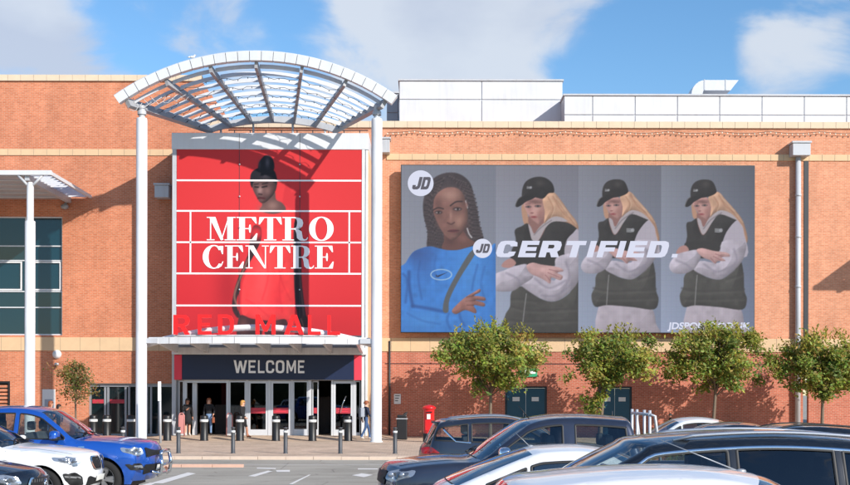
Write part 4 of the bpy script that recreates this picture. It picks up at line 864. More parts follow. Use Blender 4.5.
G4 = dict(hairback=[(265, 150), (320, 130), (372, 185), (432, 250), (472, 310), (498, 400), (492, 438), (470, 385), (420, 295), (340, 250), (280, 275), (265, 230)],
  lefthair=[(158, 205), (180, 230), (200, 285), (168, 285)], hair=[(262, 160), (318, 131), (360, 172), (410, 228), (455, 290), (482, 360), (440, 300), (390, 255), (330, 240), (290, 265), (272, 280), (276, 220)],
  strands=[[(295, 160), (320, 205), (305, 250)], [(325, 150), (360, 210), (410, 250)], [(345, 180), (400, 240), (460, 320)]],
  face=[(163, 198), (195, 170), (250, 163), (276, 198), (278, 250), (258, 292), (228, 284), (196, 254)], fc=(220, 222, .82),
  cap=[(154, 168), (155, 110), (180, 70), (230, 54), (282, 64), (306, 108), (306, 136), (264, 157), (205, 168), (168, 176)], brim=[(120, 214), (130, 188), (152, 162), (220, 160), (202, 174), (174, 190), (150, 212), (130, 221)], capc=(245, 85),
  collar=[(193, 290), (214, 300), (232, 342), (268, 284), (330, 240), (412, 258), (442, 302), (332, 264), (284, 312), (232, 388), (205, 342)], collarfold=[(232, 352), (276, 298), (340, 256)],
  vest=[(128, 322), (160, 308), (193, 290), (205, 342), (232, 388), (284, 312), (340, 256), (434, 302), (372, 372), (342, 452), (330, 520), (125, 520), (132, 400)], vestmid=[(118, -20), (305, -20), (300, 25), (200, 25), (120, 30)],
  vestlow=[(104, 162), (150, 126), (220, 168), (290, 182), (342, 156), (402, 82), (422, 150), (426, 240), (440, 290), (416, 344), (300, 332), (165, 322), (98, 330), (78, 272), (98, 222)], quilt=[[(90, 230), (200, 245), (425, 235)], [(110, 285), (250, 285), (430, 280)], [(330, 180), (380, 165), (418, 150)]], zip=[(172, 160), (166, 230), (160, 322)],
  legs=[(122, 315), (165, 312), (300, 325), (402, 338), (426, 420), (432, 490), (122, 490)], sleeveup=[(338, 465), (372, 370), (432, 300), (462, 322), (478, 385), (494, 520), (328, 520)],
  sleeve=[(305, -20), (428, -20), (424, 60), (392, 112), (332, 162), (290, 183), (220, 166), (150, 126), (190, 82), (295, 90)], otherhand=[(60, 45), (75, 10), (110, 0), (125, 30)], forearm=[(22, 105), (58, 52), (120, 30), (175, 24), (192, 60), (172, 102), (150, 130), (100, 152), (40, 145)],
  folds=[[(210, 100), (280, 140), (360, 110)], [(370, 20), (385, 80), (340, 140)], [(60, 80), (110, 100), (140, 125)], [(300, 160), (330, 158), (370, 130)]],
  hand=[(168, 25), (200, 14), (260, 28), (332, 38), (348, 58), (305, 62), (325, 82), (285, 84), (268, 98), (240, 78), (200, 62)], fing=[[(270, 45), (310, 58)], [(260, 58), (300, 78)], [(245, 66), (268, 92)]], logo=[(182, 120, .9), (322, 362, 1.5)])
for off, cl in ((0, (661, 755)), (-88.3, (578.3, 661))):
    capgirl(tr(665 + off, 170, 6.06), tr(665 + off, 245, 5.39), cl, G4)
lc.c += lc.rng.normal(0, .006, lc.c.shape)
# washed-out look of an LED wall seen in daylight
lc.c = lc.c * .97 + np.array((.56, .57, .64)) * .03
scr = tag(empty('advert_screen', (0, 0, 0)), 'large LED screen showing four women and CERTIFIED advert on the right wall', 'screen')
lx0, lx1, lz0, lz1 = PX(401, SY), PX(754, SY), PZ(331.8, SY), PZ(165.5, SY)
MB().bbox(lx0 - .03, lx1 + .03, SY + .012, SY + .3, lz0 - .04, lz1 + .04, .02).build('screen_cabinet', 'dark_metal', scr)
MB().box(lx0 + .4, lx1 - .4, SY + .3, WY - .005, lz0 + .5, lz0 + .8).box(lx0 + .4, lx1 - .4, SY + .3, WY - .005, lz1 - .8, lz1 - .5).build('mounting_rail', 'dark_metal', scr)
obj('screen_face', lc.grid_mesh('screen_face', SY, 0, lc.W, 'led_print'), scr)
mat('led_white', (.06, .06, .06), .7, emit=s8(206, 210, 232), es=.76); mat('led_dark', (.03, .03, .035), .7, emit=s8(64, 62, 78), es=.6)
LY = SY - .008
def s2(px, py): return (PX(px, SY), PZ(py, SY))
# heavy slanted block capitals (unit height, unit width)
def blk(c):
    t, u = .25, .24
    if c == 'C': return [[(.0, .25), (.12, .04), (.3, 0), (.75, 0), (.95, .1), (1, .34), (.66, .34), (.6, .24), (.42, .22), (.36, .3), (.36, .7), (.42, .78), (.6, .76), (.66, .66), (1, .66), (.95, .9), (.75, 1), (.3, 1), (.1, .95), (0, .75)]], []
    if c == 'E': return [[(0, 0), (1, 0), (1, .25), (.36, .25), (.36, .38), (.93, .38), (.93, .62), (.36, .62), (.36, .75), (1, .75), (1, 1), (0, 1)]], []
    if c == 'F': return [[(0, 0), (.36, 0), (.36, .36), (.95, .36), (.95, .61), (.36, .61), (.36, .75), (1, .75), (1, 1), (0, 1)]], []
    if c == 'R': return [[(0, 0), (.35, 0), (.35, .3), (.5, .3), (.64, 0), (1.03, 0), (.86, .34), (.98, .45), (1, .75), (.92, .95), (.75, 1), (0, 1)]], [[(.35, .54), (.6, .54), (.65, .6), (.65, .7), (.6, .76), (.35, .76)]]
    if c == 'T': return [[(.33, 0), (.69, 0), (.69, .74), (1, .74), (1, 1), (0, 1), (0, .74), (.33, .74)]], []
    if c == 'I': return [rect(0, 0, 1, 1)], []
    if c == 'D': return [[(0, 0), (.75, 0), (.93, .08), (1, .3), (1, .7), (.93, .92), (.75, 1), (0, 1)]], [[(.35, .24), (.58, .24), (.65, .34), (.65, .66), (.58, .76), (.35, .76)]]
    if c == 'J': return [[(0, .3), (.02, .1), (.2, 0), (.7, 0), (.93, .1), (1, .3), (1, 1), (.6, 1), (.6, .28), (.4, .22), (.38, .36), (0, .36)]], []
    return [rect(0, 0, 1, .22)], []
def block_word(items, ybase, ytop, shear, m, name='letter', Y=LY):
    for c, a_, b_ in items:
        so_, ho = blk(c); z0, z1 = PZ(ybase, SY), PZ(ytop, SY); X0, X1 = PX(a_, SY), PX(b_, SY)
        f = lambda ps: [(X0 + p[0] * (X1 - X0) + shear * p[1] * (z1 - z0), z0 + p[1] * (z1 - z0)) for p in ps]
        flat_xz(name, [f(p) for p in so_], [f(p) for p in ho], Y, m, scr)
block_word([('C', 494.5, 514), ('E', 517.5, 535), ('R', 538, 558), ('T', 562.5, 582), ('I', 586, 592.2), ('F', 596, 613), ('I', 615.5, 621.7), ('E', 625.5, 643), ('D', 646, 665.5), ('.', 671, 676.5)], 257, 240.6, .28, 'led_white')
for (cx_, cy_, r_, h_, wid) in ((420.2, 183.3, 12.9, 12.5, 8.4), (482.2, 248.3, 9.6, 9.2, 6.4)):
    x_, z_ = s2(cx_, cy_); R_ = r_ * SY / F
    flat_xz('logo_disc', [ellp(x_, z_, R_, R_, 40)], [], LY, 'led_white', scr)
    block_word([('J', cx_ - wid - .6, cx_ - .9), ('D', cx_ - .2, cx_ + wid - .6)], cy_ + h_ / 2, cy_ - h_ / 2, .25, 'led_dark', 'logo_letter', LY - .006)
text_obj('web_address', 'JDSPORTS.CO.UK', .44, 'led_white', scr, (PX(708.5, SY), LY, PZ(328.4, SY)), sx=1.12, off=.014, shear=.12)

# ================================================================== MAIN FAN CANOPY
can = tag(empty('entrance_canopy', (PX(258, CY), CY, 0)), 'white arched fan shaped louvre canopy on two tall columns over the entrance', 'canopy'); can.location = (0, 0, 0)
XC = -7.2; YF, YB = 50.0, 55.7
def arc(hw, zap, zend, t):          # t in -1..1 along a circular arc
    s_ = zap - zend; R = (hw * hw + s_ * s_) / (2 * s_); th = math.asin(hw / R) * t
    return R * math.sin(th), zap - R * (1 - math.cos(th)), th
def fan(t, v):
    a = arc(5.62, 16.15, 14.42, t); c = arc(3.05, 15.08, 14.58, t); k = v
    return Vector((XC + a[0] * (1 - k) + c[0] * k, YF + (YB - YF) * k, a[1] * (1 - k) + c[1] * k))
def fan_n(t, v):
    e = 1e-3; du = fan(t + e, v) - fan(t - e, v); dv = fan(t, min(1, v + e)) - fan(t, v - e); return du.cross(dv).normalized()
NP = 25
for i in range(NP):                 # fascia, panel by panel
    t0, t1 = -1.03 + 2.06 * i / NP + .0022, -1.03 + 2.06 * (i + 1) / NP - .0022; b = MB(); vs = []
    for t in (t0, (t0 + t1) / 2, t1):
        x, z, th = arc(5.62, 16.15, 14.42, t); n = Vector((math.sin(th), 0, math.cos(th)))
        for (h_, y_) in ((0, YF - .1), (.39, YF - .1), (.43, YF - .04), (.43, YF + .3), (0, YF + .2)):
            vs.append(Vector((XC + x, y_, z)) + n * h_)
    fs = []
    for k in range(2):
        for j in range(5):
            j2 = (j + 1) % 5; fs.append((k * 5 + j, k * 5 + j2, (k + 1) * 5 + j2, (k + 1) * 5 + j))
    fs += [(4, 3, 2, 1, 0), (10, 11, 12, 13, 14)]
    b.add(vs, fs).build('fascia_panel', 'white_panel', can)
b = MB(); n_ = 30
for i in range(n_ + 1):
    x, z, th = arc(5.62, 16.15, 14.42, -1.02 + 2.04 * i / n_); nn = Vector((math.sin(th), 0, math.cos(th)))
    for (h_, y_) in ((.03, YF - .07), (.36, YF - .07), (.36, YF + .15), (.03, YF + .15)): b.v.append(tuple(Vector((XC + x, y_, z)) + nn * h_))
for i in range(n_):
    for j in range(4): b.f.append((i * 4 + j, i * 4 + (j + 1) % 4, i * 4 + 4 + (j + 1) % 4, i * 4 + 4 + j)); b.sm.append(False); b.mi.append(0)
b.build('fascia_core', 'joint', can)
def beam(p_fn, n, wdt, hgt, b):
    rows = []
    for i in range(n + 1):
        p, side, up = p_fn(i / n); rows.append([p - side * wdt / 2 - up * hgt / 2, p + side * wdt / 2 - up * hgt / 2, p + side * wdt / 2 + up * hgt / 2, p - side * wdt / 2 + up * hgt / 2])
    fs = [(i * 4 + j, i * 4 + (j + 1) % 4, i * 4 + 4 + (j + 1) % 4, i * 4 + 4 + j) for i in range(n) for j in range(4)] + [(3, 2, 1, 0), tuple(n * 4 + j for j in range(4))]
    b.add([v for r_ in rows for v in r_], fs); return b
RT = [-1, -2 / 3, -1 / 3, 0, 1 / 3, 2 / 3, 1]
for i, t in enumerate(RT):
    outer = i in (0, 6)
    def pf(k, t=t):
        tt = t * (.985 if outer else 1); p = fan(tt, .02 + k * .98); n = fan_n(tt, .5); d = (fan(tt, 1) - fan(tt, 0)).normalized(); side = d.cross(n).normalized(); return p - n * .1, side, n
    beam(pf, 6, .17 if outer else .13, .42 if outer else .34, MB()).build('rib', 'rib_grey', can)
for k, v in enumerate([.09 + .112 * i for i in range(8)]):      # louvre blades between the ribs
    for i in range(6):
        ta, tb = RT[i] + .016, RT[i + 1] - .016; b = MB(); vs = []
        for j in range(4):
            t = ta + (tb - ta) * j / 3; p = fan(t, v) + Vector((0, 0, .0))
            c_ = Vector((0, .30, .954)) * .098; q = Vector((0, -.954, .30)) * .010
            for s_ in (p - c_ - q, p + c_ - q, p + c_ + q, p - c_ + q): vs.append(s_)
        fs = [(a * 4 + j, a * 4 + (j + 1) % 4, a * 4 + 4 + (j + 1) % 4, a * 4 + 4 + j) for a in range(3) for j in range(4)] + [(3, 2, 1, 0), (12, 13, 14, 15)]
        b.add(vs, fs).build('louvre_blade', 'white_panel', can)
def pb(k): 
    t = -1 + 2 * k; p = fan(t, 1.0); return p - Vector((0, 0, .1)), Vector((0, 1, 0)), Vector((0, 0, 1))
beam(pb, 16, .18, .3, MB()).build('rear_beam', 'grey_panel', can)
for t in (-.8, -.3, .3, .8):
    p = fan(t, 1.0); MB().tube([p - Vector((0, 0, .2)), (p.x, p.y + .1, ztop - .05)], .05, 8).build('rear_strut', 'grey_panel', can)
def column(px, ytop, parent, r=.235, neck=None, z0=0.0, Y=CY):
    x = PX(px, Y); zt = PZ(ytop, Y); MB().lathe([(r + .05, z0), (r + .05, z0 + .03), (r, z0 + .05), (r, zt - .1), (r * .93, zt), (r * .4, zt + .04)], 24, (x, Y, 0)).build('column', 'white_paint', parent)
    if neck: MB().lathe([(r * .55, zt), (r * .55, neck)], 16, (x, Y, 0)).lathe([(r * .8, zt + .15), (r * .8, zt + .3), (r * .55, zt + .35)], 16, (x, Y, 0)).build('column_neck', 'grey_panel', parent)
for px, t in ((141.3, -.985), (376.3, .985)):
    zt = fan(t, .1).z; column(px, 119, can, neck=zt - .1)
# dangling fairy light wires on the left end
random.seed(8); b = MB()
for k in range(7):
    p = fan(-.98 + .05 * k, .05 + .03 * k); pts = []
    for j in range(9): pts.append((p.x + .1 * j - .2 + random.uniform(-.08, .08), p.y - .05, p.z - .05 - .35 * math.sin(PI * j / 8) + random.uniform(-.08, .08)))
    b.tube(pts, .012, 4)
b.build('light_wire', 'white_paint', can)
for v in (.14, .30, .46, .62, .78):
    b = MB(); pts = []
    for j in range(49):
        t = -.96 + 1.92 * j / 48; p = fan(t, v + .02 * math.sin(j * 1.7)); pts.append((p.x, p.y, p.z - .26 - .10 * abs(math.sin(PI * j / 8))))
    b.tube(pts, .011, 4)
    for q in pts[::2]: b.ell((q[0], q[1], q[2] - .04), (.02, .02, .035), 5, 4)
    b.build('light_wire', 'dark_metal', can)

# ================================================================== PORCH CANOPY WITH RED MALL LETTERS
por = tag(empty('porch_canopy', (0, 0, 0)), 'low white entrance porch with curved tube carrying the red letters', 'canopy')
zf1, zf0 = PZ(338, CY + .3), PZ(344.5, CY + .3); xa, xb = PX(143, CY), PX(374.5, CY)
yf = CY + .25
def yfr(x): return yf - .9 * (1 - ((x - XC) / 5.1) ** 2)
n_ = 10
for i in range(n_):
    u0, u1 = xa + .2 + (xb - xa - .4) * i / n_ + .01, xa + .2 + (xb - xa - .4) * (i + 1) / n_ - .01
    b = MB(); vs = []
    for x in (u0, u1):
        y = yfr(x); vs += [(x, y, zf0), (x, y, zf1), (x, y + .12, zf1), (x, y + .12, zf0)]
    b.add(vs, [(0, 4, 5, 1), (1, 5, 6, 2), (2, 6, 7, 3), (3, 7, 4, 0), (0, 1, 2, 3), (7, 6, 5, 4)]).build('fascia_panel', 'white_paint', por)
pts = [(xa + (xb - xa) * i / 24, yfr(xa + (xb - xa) * i / 24) + .35, PZ(345, CY) + .72 * (1 - ((i - 12) / 12) ** 2)) for i in range(25)]
MB().tube(pts, .135, 12).build('curved_tube', 'white_paint', por)
rx0, rx1 = bx0 + .1, bx1 - .1; b = MB(); vs = []
for i in range(13):
    x = rx0 + (rx1 - rx0) * i / 12; vs += [(x, yfr(x) + .13, zf1 - .1), (x, BY - .06, zf1 - .02), (x, yfr(x) + .13, zf1 - .16), (x, BY - .06, zf1 - .08)]
fs = []
for i in range(12): o = i * 4; fs += [(o, o + 4, o + 5, o + 1), (o + 2, o + 3, o + 7, o + 6)]
b.add(vs, fs).build('roof_sheet', 'white_paint', por)
for i in range(7):
    x = rx0 + .15 + (rx1 - rx0 - .3) * i / 6; y0 = yfr(x) + .12
    b = MB(); b.add([(x - .06, y0, zf0 - .02), (x + .06, y0, zf0 - .02), (x + .06, BY - .07, zf0 - .28), (x - .06, BY - .07, zf0 - .28), (x - .06, y0, zf1 - .17), (x + .06, y0, zf1 - .17), (x + .06, BY - .07, zf1 - .09), (x - .06, BY - .07, zf1 - .09)], [(0, 3, 2, 1), (4, 5, 6, 7), (0, 1, 5, 4), (1, 2, 6, 5), (2, 3, 7, 6), (3, 0, 4, 7)])
    b.build('roof_bracket', 'white_paint', por)
MB().bbox(bx0 + .02, bx1 - .02, BY - .2, BY - .065, PZ(355, BY), PZ(348, BY), .02).build('wall_beam', 'white_paint', por)
for px in (141.3, 376.3):
    x = PX(px, CY); s_ = 1 if px < 258 else -1
    MB().box(min(x + s_ * .2, x + s_ * .7), max(x + s_ * .2, x + s_ * .7), CY - .08, CY + .1, zf0 + .02, zf1 - .05).build('column_bracket', 'grey_panel', por)
rmr = MB(); lz = PZ(335.2, CY - .2)
for ch, px in zip('REDMALL', (180.6, 204.6, 226.4, 266, 294.2, 314.2, 333.4)):
    x = PX(px, CY - .45); y = yfr(x) - .02; wdt = {'R': .68, 'E': .56, 'D': .66, 'M': .84, 'A': .84, 'L': .54}[ch]
    o = sans_letter('red_letter', ch, x - wdt / 2, x + wdt / 2, lz, lz + .84, y - .02, 'red_vivid', None, .13)
    tag(o, {'R': 'red capital letter R, first of RED on the porch', 'E': 'red capital letter E in the middle of RED on the porch', 'D': 'red capital letter D ending RED on the porch', 'M': 'red capital letter M starting MALL on the porch', 'A': 'red capital letter A in MALL on the porch',
            'L': 'red capital letter L next to the A in MALL on the porch' if px < 320 else 'red capital letter L, last and rightmost letter of MALL on the porch'}[ch], 'sign letter', 'letters of the red mall sign')
b = MB(); b.tube([(PX(172, CY - .45) + .37 * i, yfr(PX(172, CY - .45) + .37 * i) + .02, lz - .045) for i in range(20)], .03, 6); b.build('letter_rail', 'white_paint', por)

# ================================================================== FLAT SIDE CANOPY
def side_canopy(x1, x0, colpx, label, mirror=False):
    e = tag(empty('side_canopy', (0, 0, 0)), label, 'canopy', 'flat white canopies on the wall'); z = 11.45; y0, y1 = 50.8, WY - .02
    sg = -1 if mirror else 1
    def X(d): return x1 - sg * d       # distance in from the open end
    def bx(name, d0, d1, ya, yb, za, zb, m): a_, c_ = sorted((X(d0), X(d1))); MB().bbox(a_, c_, ya, yb, za, zb, .012).build(name, m, e)
    Lc = abs(x1 - x0)
    bx('edge_beam', 0, Lc, y0, y0 + .14, z, z + .2, 'white_panel'); bx('end_beam', 0, .1, y0 + .15, y1, z, z + .16, 'white_panel')
    bx('cross_beam', 1.0, 1.2, y0 + .15, y1, z - .22, z + .14, 'grey_panel')
    for k in range(13):
        y = y0 + .45 + k * .45; b = MB(); a_, c_ = sorted((X(.11), X(.99))); cy, cz = .62 * .16, .5 * .16
        b.add([(a_, y - cy, z - .0), (c_, y - cy, z - .0), (c_, y + cy, z + 2 * cz), (a_, y + cy, z + 2 * cz), (a_, y - cy, z + .02), (c_, y - cy, z + .02), (c_, y + cy, z + 2 * cz + .02), (a_, y + cy, z + 2 * cz + .02)], [(0, 3, 2, 1), (4, 5, 6, 7), (0, 1, 5, 4), (1, 2, 6, 5), (2, 3, 7, 6), (3, 0, 4, 7)]); b.build('louvre_blade', 'white_panel', e)
    bx('soffit', 1.21, Lc, y0 + .15, y1, z - .03, z + .08, 'grey_panel')
    for k in range(5): bx('soffit_rib', 1.22, Lc, y0 + 1 + k * 1.1, y0 + 1.06 + k * 1.1, z - .08, z - .032, 'white_panel')
    xc = PX(colpx, y0) if colpx is not None else X(8.0)
    MB().lathe([(.27, 0), (.22, .04), (.22, PZ(222, y0)), (.15, PZ(221, y0)), (.15, z - .5), (.1, z - .3)], 20, (xc, y0 + .1, 0)).build('column', 'white_paint', e)
    for dx_ in (-.55, .55): MB().tube([(xc, y0 + .1, z - .55), (xc + dx_, y0 + .1, z + .02)], .06, 8).build('column_arm', 'grey_panel', e)
    return e
side_canopy(-16.1, -34, 29, 'flat white louvred canopy on a slim column over the tall teal windows')
side_canopy(24.6, 42, None, 'unseen flat white louvred canopy added beyond the right edge to shade the wall', True)  # guessed canopy out of view, added to cast a shadow on the wall

# ================================================================== WALL FITTINGS
def thing_mesh(b, name, m, label, cat, group=None): return tag(b.build(name, m), label, cat, group)
p = P(57, 355, WY); b = MB().lathe([(.0, -.2), (.12, -.19), (.2, -.1), (.22, 0)], 16, (p.x, WY - .002, p.z), 'y'); thing_mesh(b, 'wall_lamp', 'white_paint', 'round white bulkhead lamp on the brick above the small tree', 'lamp')
p = P(57.5, 366, WY); e = tag(empty('security_camera', p), 'small dome security camera under the round wall lamp', 'camera'); e.location = (0, 0, 0)
MB().lathe([(.0, .12), (.1, .1), (.11, .0), (.1, 0)], 12, (p.x, WY - .16, p.z)).build('housing', 'grey_panel', e); MB().ell((p.x, WY - .16, p.z), (.085, .085, .09)).build('dome', 'black_paint', e); MB().box(p.x - .04, p.x + .04, WY - .1, WY, p.z + .03, p.z + .09).build('bracket', 'grey_panel', e)
p = P(30, 205.5, WY); p = P(65.5, 208, WY); thing_mesh(MB().ell((p.x, WY - .17, p.z), (.2, .16, .14)).box(p.x - .05, p.x + .05, WY - .1, WY - .003, p.z - .05, p.z + .2), 'wall_floodlight', 'grey_metal', 'grey floodlight on the wall below the side canopy', 'lamp')
e = tag(empty('wall_poster', (0, 0, 0)), 'white poster board on the wall behind the blue pickup', 'poster')
MB().bbox(PX(42.5, WY), PX(55.5, WY), WY - .05, WY, PZ(409, WY), PZ(390, WY), .01).build('board', 'notice', e); MB().box(PX(45, WY), PX(53, WY), WY - .056, WY - .051, PZ(408, WY), PZ(400, WY)).build('print', 'cloth_grey', e)
p0, p1 = P(520, 376.5, WY), P(537, 368, WY); e = tag(empty('exit_sign', (0, 0, 0)), 'green emergency exit sign above the teal double doors', 'sign'); MB().bbox(p0.x, p1.x, WY - .08, WY, p0.z, p1.z, .01).build('sign_box', 'green_sign', e)
MB().box(p0.x + .08, p0.x + .3, WY - .084, WY - .081, p0.z + .08, p1.z - .08).box(p0.x + .42, p1.x - .08, WY - .084, WY - .081, p0.z + .15, p1.z - .14).build('sign_symbol', 'letter_white', e)
p0, p1 = P(394, 404, WY), P(400.8, 394, WY); e = tag(empty('wall_notice', (0, 0, 0)), 'small white notice on the brick wall above the litter bin', 'sign'); MB().bbox(p0.x, p1.x, WY - .03, WY, p0.z, p1.z, .006).build('plate', 'notice', e)
for k in range(3): MB().box(p0.x + .05, p1.x - .05 - .04 * k, WY - .034, WY - .031, p1.z - .1 - .12 * k, p1.z - .06 - .12 * k).build('text_line', 'bollard_grey', e)
# string of bulbs under the coping
b = MB(); x = PX(387, WY); pts = []; k = 0
while x < 24:
    z = PZ(132, WY) - .10 * abs(math.sin(PI * (x + 3) / 2.45)) + .03; pts.append((x, WY - .13, z))
    b.ell((x, WY - .13, z - .05), (.032, .032, .042), 6, 4, mi=1); x += .26
b.tube(pts, .012, 4, mi=0); e = tag(b.build('string_lights', ['dark_metal', 'bulb']), 'string of small bulbs sagging along the right parapet', 'string lights')
# gull on the canopy
q = fan(-.42, 0); th = arc(5.62, 16.15, 14.42, -.42)
gl_ = tag(empty('gull', (XC + th[0] - .25, YF + .2, th[1] + .40)), 'small pale gull perched on the left of the canopy arch', 'bird')
MB().ell((0, 0, .2), (.2, .09, .09), 10, 8).ell((.17, 0, .31), (.07, .055, .06), 8, 6).tube([(.1, 0, .22), (.17, 0, .31)], [.07, .05], 8).tube([(-.15, 0, .2), (-.33, 0, .17)], [.07, .015], 6).build('body', 'notice', gl_)
MB().tube([(.22, 0, .31), (.3, 0, .29)], [.02, .006], 5).build('beak', 'hair_blond', gl_)
for y_ in (-.03, .03): MB().tube([(.02, y_, .15), (.02, y_, 0)], .008, 4).build('leg', 'hair_blond', gl_)
gl_.scale = (.62, .62, .62)

# ================================================================== STREET FURNITURE
def bollard_big(px, label, Y=51.6):
    x = PX(px, Y); e = tag(empty('bollard', (x, Y, pave_z(x, Y))), label, 'bollard', 'black bollards before the doors')
    return e
mb1 = MB().lathe([(.19, 0), (.19, .03), (.175, .05), (.175, .82)], 20).mesh('post'); mb1.materials.append(M['black_paint'])
mb2 = MB().lathe([(.175, .82), (.182, .825), (.182, .925), (.175, .93)], 20).mesh('white_band'); mb2.materials.append(M['notice'])
mb3 = MB().lathe([(.175, .93), (.175, 1.06), (.15, 1.1), (0.001, 1.12)], 20).mesh('cap'); mb3.materials.append(M['black_paint'])
for px, lb in ((167.3, 'between the signpost and the woman in black'), (204.2, 'before the open left doorway'), (240, 'hiding the legs of the blond walker'), (276, 'before the second glass door leaf'), (312.5, 'left of the dark right doorway'), (348.3, 'before the right door leaf, nearest the white column'), (131, 'left of the tall left canopy column'), (107, 'behind the blue pickup, nearer the shop doors'), (93.5, 'behind the windscreen of the blue pickup')):
    e = bollard_big(px, 'thick black bollard with white band ' + lb)
    for nm, me in (('post', mb1), ('white_band', mb2), ('cap', mb3)): obj(nm, me, e)
ms1 = MB().lathe([(.085, 0), (.085, .02), (.072, .03), (.072, .72)], 14).mesh('post'); ms1.materials.append(M['bollard_grey'])
ms2 = MB().lathe([(.073, .72), (.078, .722), (.078, .79), (.073, .79)], 14).mesh('white_band'); ms2.materials.append(M['notice'])
ms3 = MB().lathe([(.06, .79), (.06, .87), (.08, .88), (.08, .9), (.001, .92)], 14).mesh('cap'); ms3.materials.append(M['bollard_grey'])
for px, lb in ((178.6, 'by the bull bar of the blue pickup'), (233.2, 'before the blond walker'), (285.7, 'before the middle glass doors'), (340.5, 'before the dark right doorway'), (395.2, 'in front of the litter bin'), (123, 'hidden partly behind the blue pickup')):
    Y = 40.9; e = tag(empty('kerb_bollard', (PX(px, Y), Y, 0)), 'slim grey kerbside bollard ' + lb, 'bollard', 'slim bollards along the kerb')
    for nm, me in (('post', ms1), ('white_band', ms2), ('cap', ms3)): obj(nm, me, e)
# litter bin
Y = 53.2; e = tag(empty('litter_bin', (PX(402, Y), Y, 0)), 'black litter bin with grey rim against the brick wall', 'bin')
MB().bbox(-.24, .24, -.2, .2, 0, .92, .04).build('body', 'black_paint', e); MB().bbox(-.26, .26, -.22, .22, .925, .965, .02).build('rim', 'galv', e); MB().bbox(-.22, .22, -.19, .19, .97, 1.12, .06).build('hood', 'black_paint', e)
MB().add([(.02, -.1, 1.1), (.2, -.08, 1.1), (.26, .0, 1.26), (.1, .05, 1.22)], [(0, 1, 2, 3), (3, 2, 1, 0)]).build('loose_bag', 'plastic_black', e)
# pillar box
Y = 50.8; e = tag(empty('post_box', (PX(429, Y), Y, 0)), 'red cylindrical pillar post box with black base', 'post box')
MB().lathe([(.255, 0), (.255, .36), (.25, .37)], 24).build('base', 'black_paint', e)
MB().lathe([(.235, .37), (.235, 1.34), (.25, 1.36), (.25, 1.4)], 24).build('body', 'post_red', e)
MB().lathe([(.25, 1.4), (.3, 1.42), (.31, 1.47), (.29, 1.5), (.2, 1.56), (.001, 1.6)], 24).build('cap', 'post_red', e)
MB().bbox(-.13, .13, -.27, -.2, 1.26, 1.3, .008).build('posting_slot', 'black_paint', e); MB().bbox(-.15, .15, -.275, -.2, 1.305, 1.34, .01).build('slot_hood', 'post_red', e); MB().bbox(-.09, .06, -.25, -.2, .98, 1.2, .006).build('collection_plate', 'plate_white', e)
MB().bbox(-.16, .16, -.242, -.2, .5, .96, .01).build('door', 'post_red', e)
# signpost
Y = 49; x = PX(160.6, Y); e = tag(empty('signpost', (x, Y, 0)), 'thin post with a narrow white sign plate by the left column', 'sign'); MB().tube([(0, 0, 0), (-.03, 0, 2.56)], .05, 8).build('post', 'grey_panel', e); MB().bbox(-.10, .03, -.07, -.052, 1.75, 2.55, .006).build('plate', 'letter_white', e)
# small bottle-like lantern on the pavement by the shop doors
# pink pushchair/trolley frames near the door
for px, lb in ((181.5, 'slim pink display board left of the woman in black'), (229.5, 'slim pink display board between two bollards by the doorway')):
    Y = 53.6; x = PX(px, Y); e = tag(empty('display_board', (x, Y, pave_z(x, Y))), lb, 'board', 'pink boards by the doors')
    b = MB(); b.tube([(-.13, 0, 0), (-.12, .03, .95), (-.06, .035, 1.05), (.06, .035, 1.05), (.12, .03, .95), (.13, 0, 0)], .028, 6).build('frame', 'cloth_pink', e); MB().bbox(-.1, .1, .0, .03, .12, .98, .01).build('panel', 'cloth_pink' if px < 200 else 'notice', e)

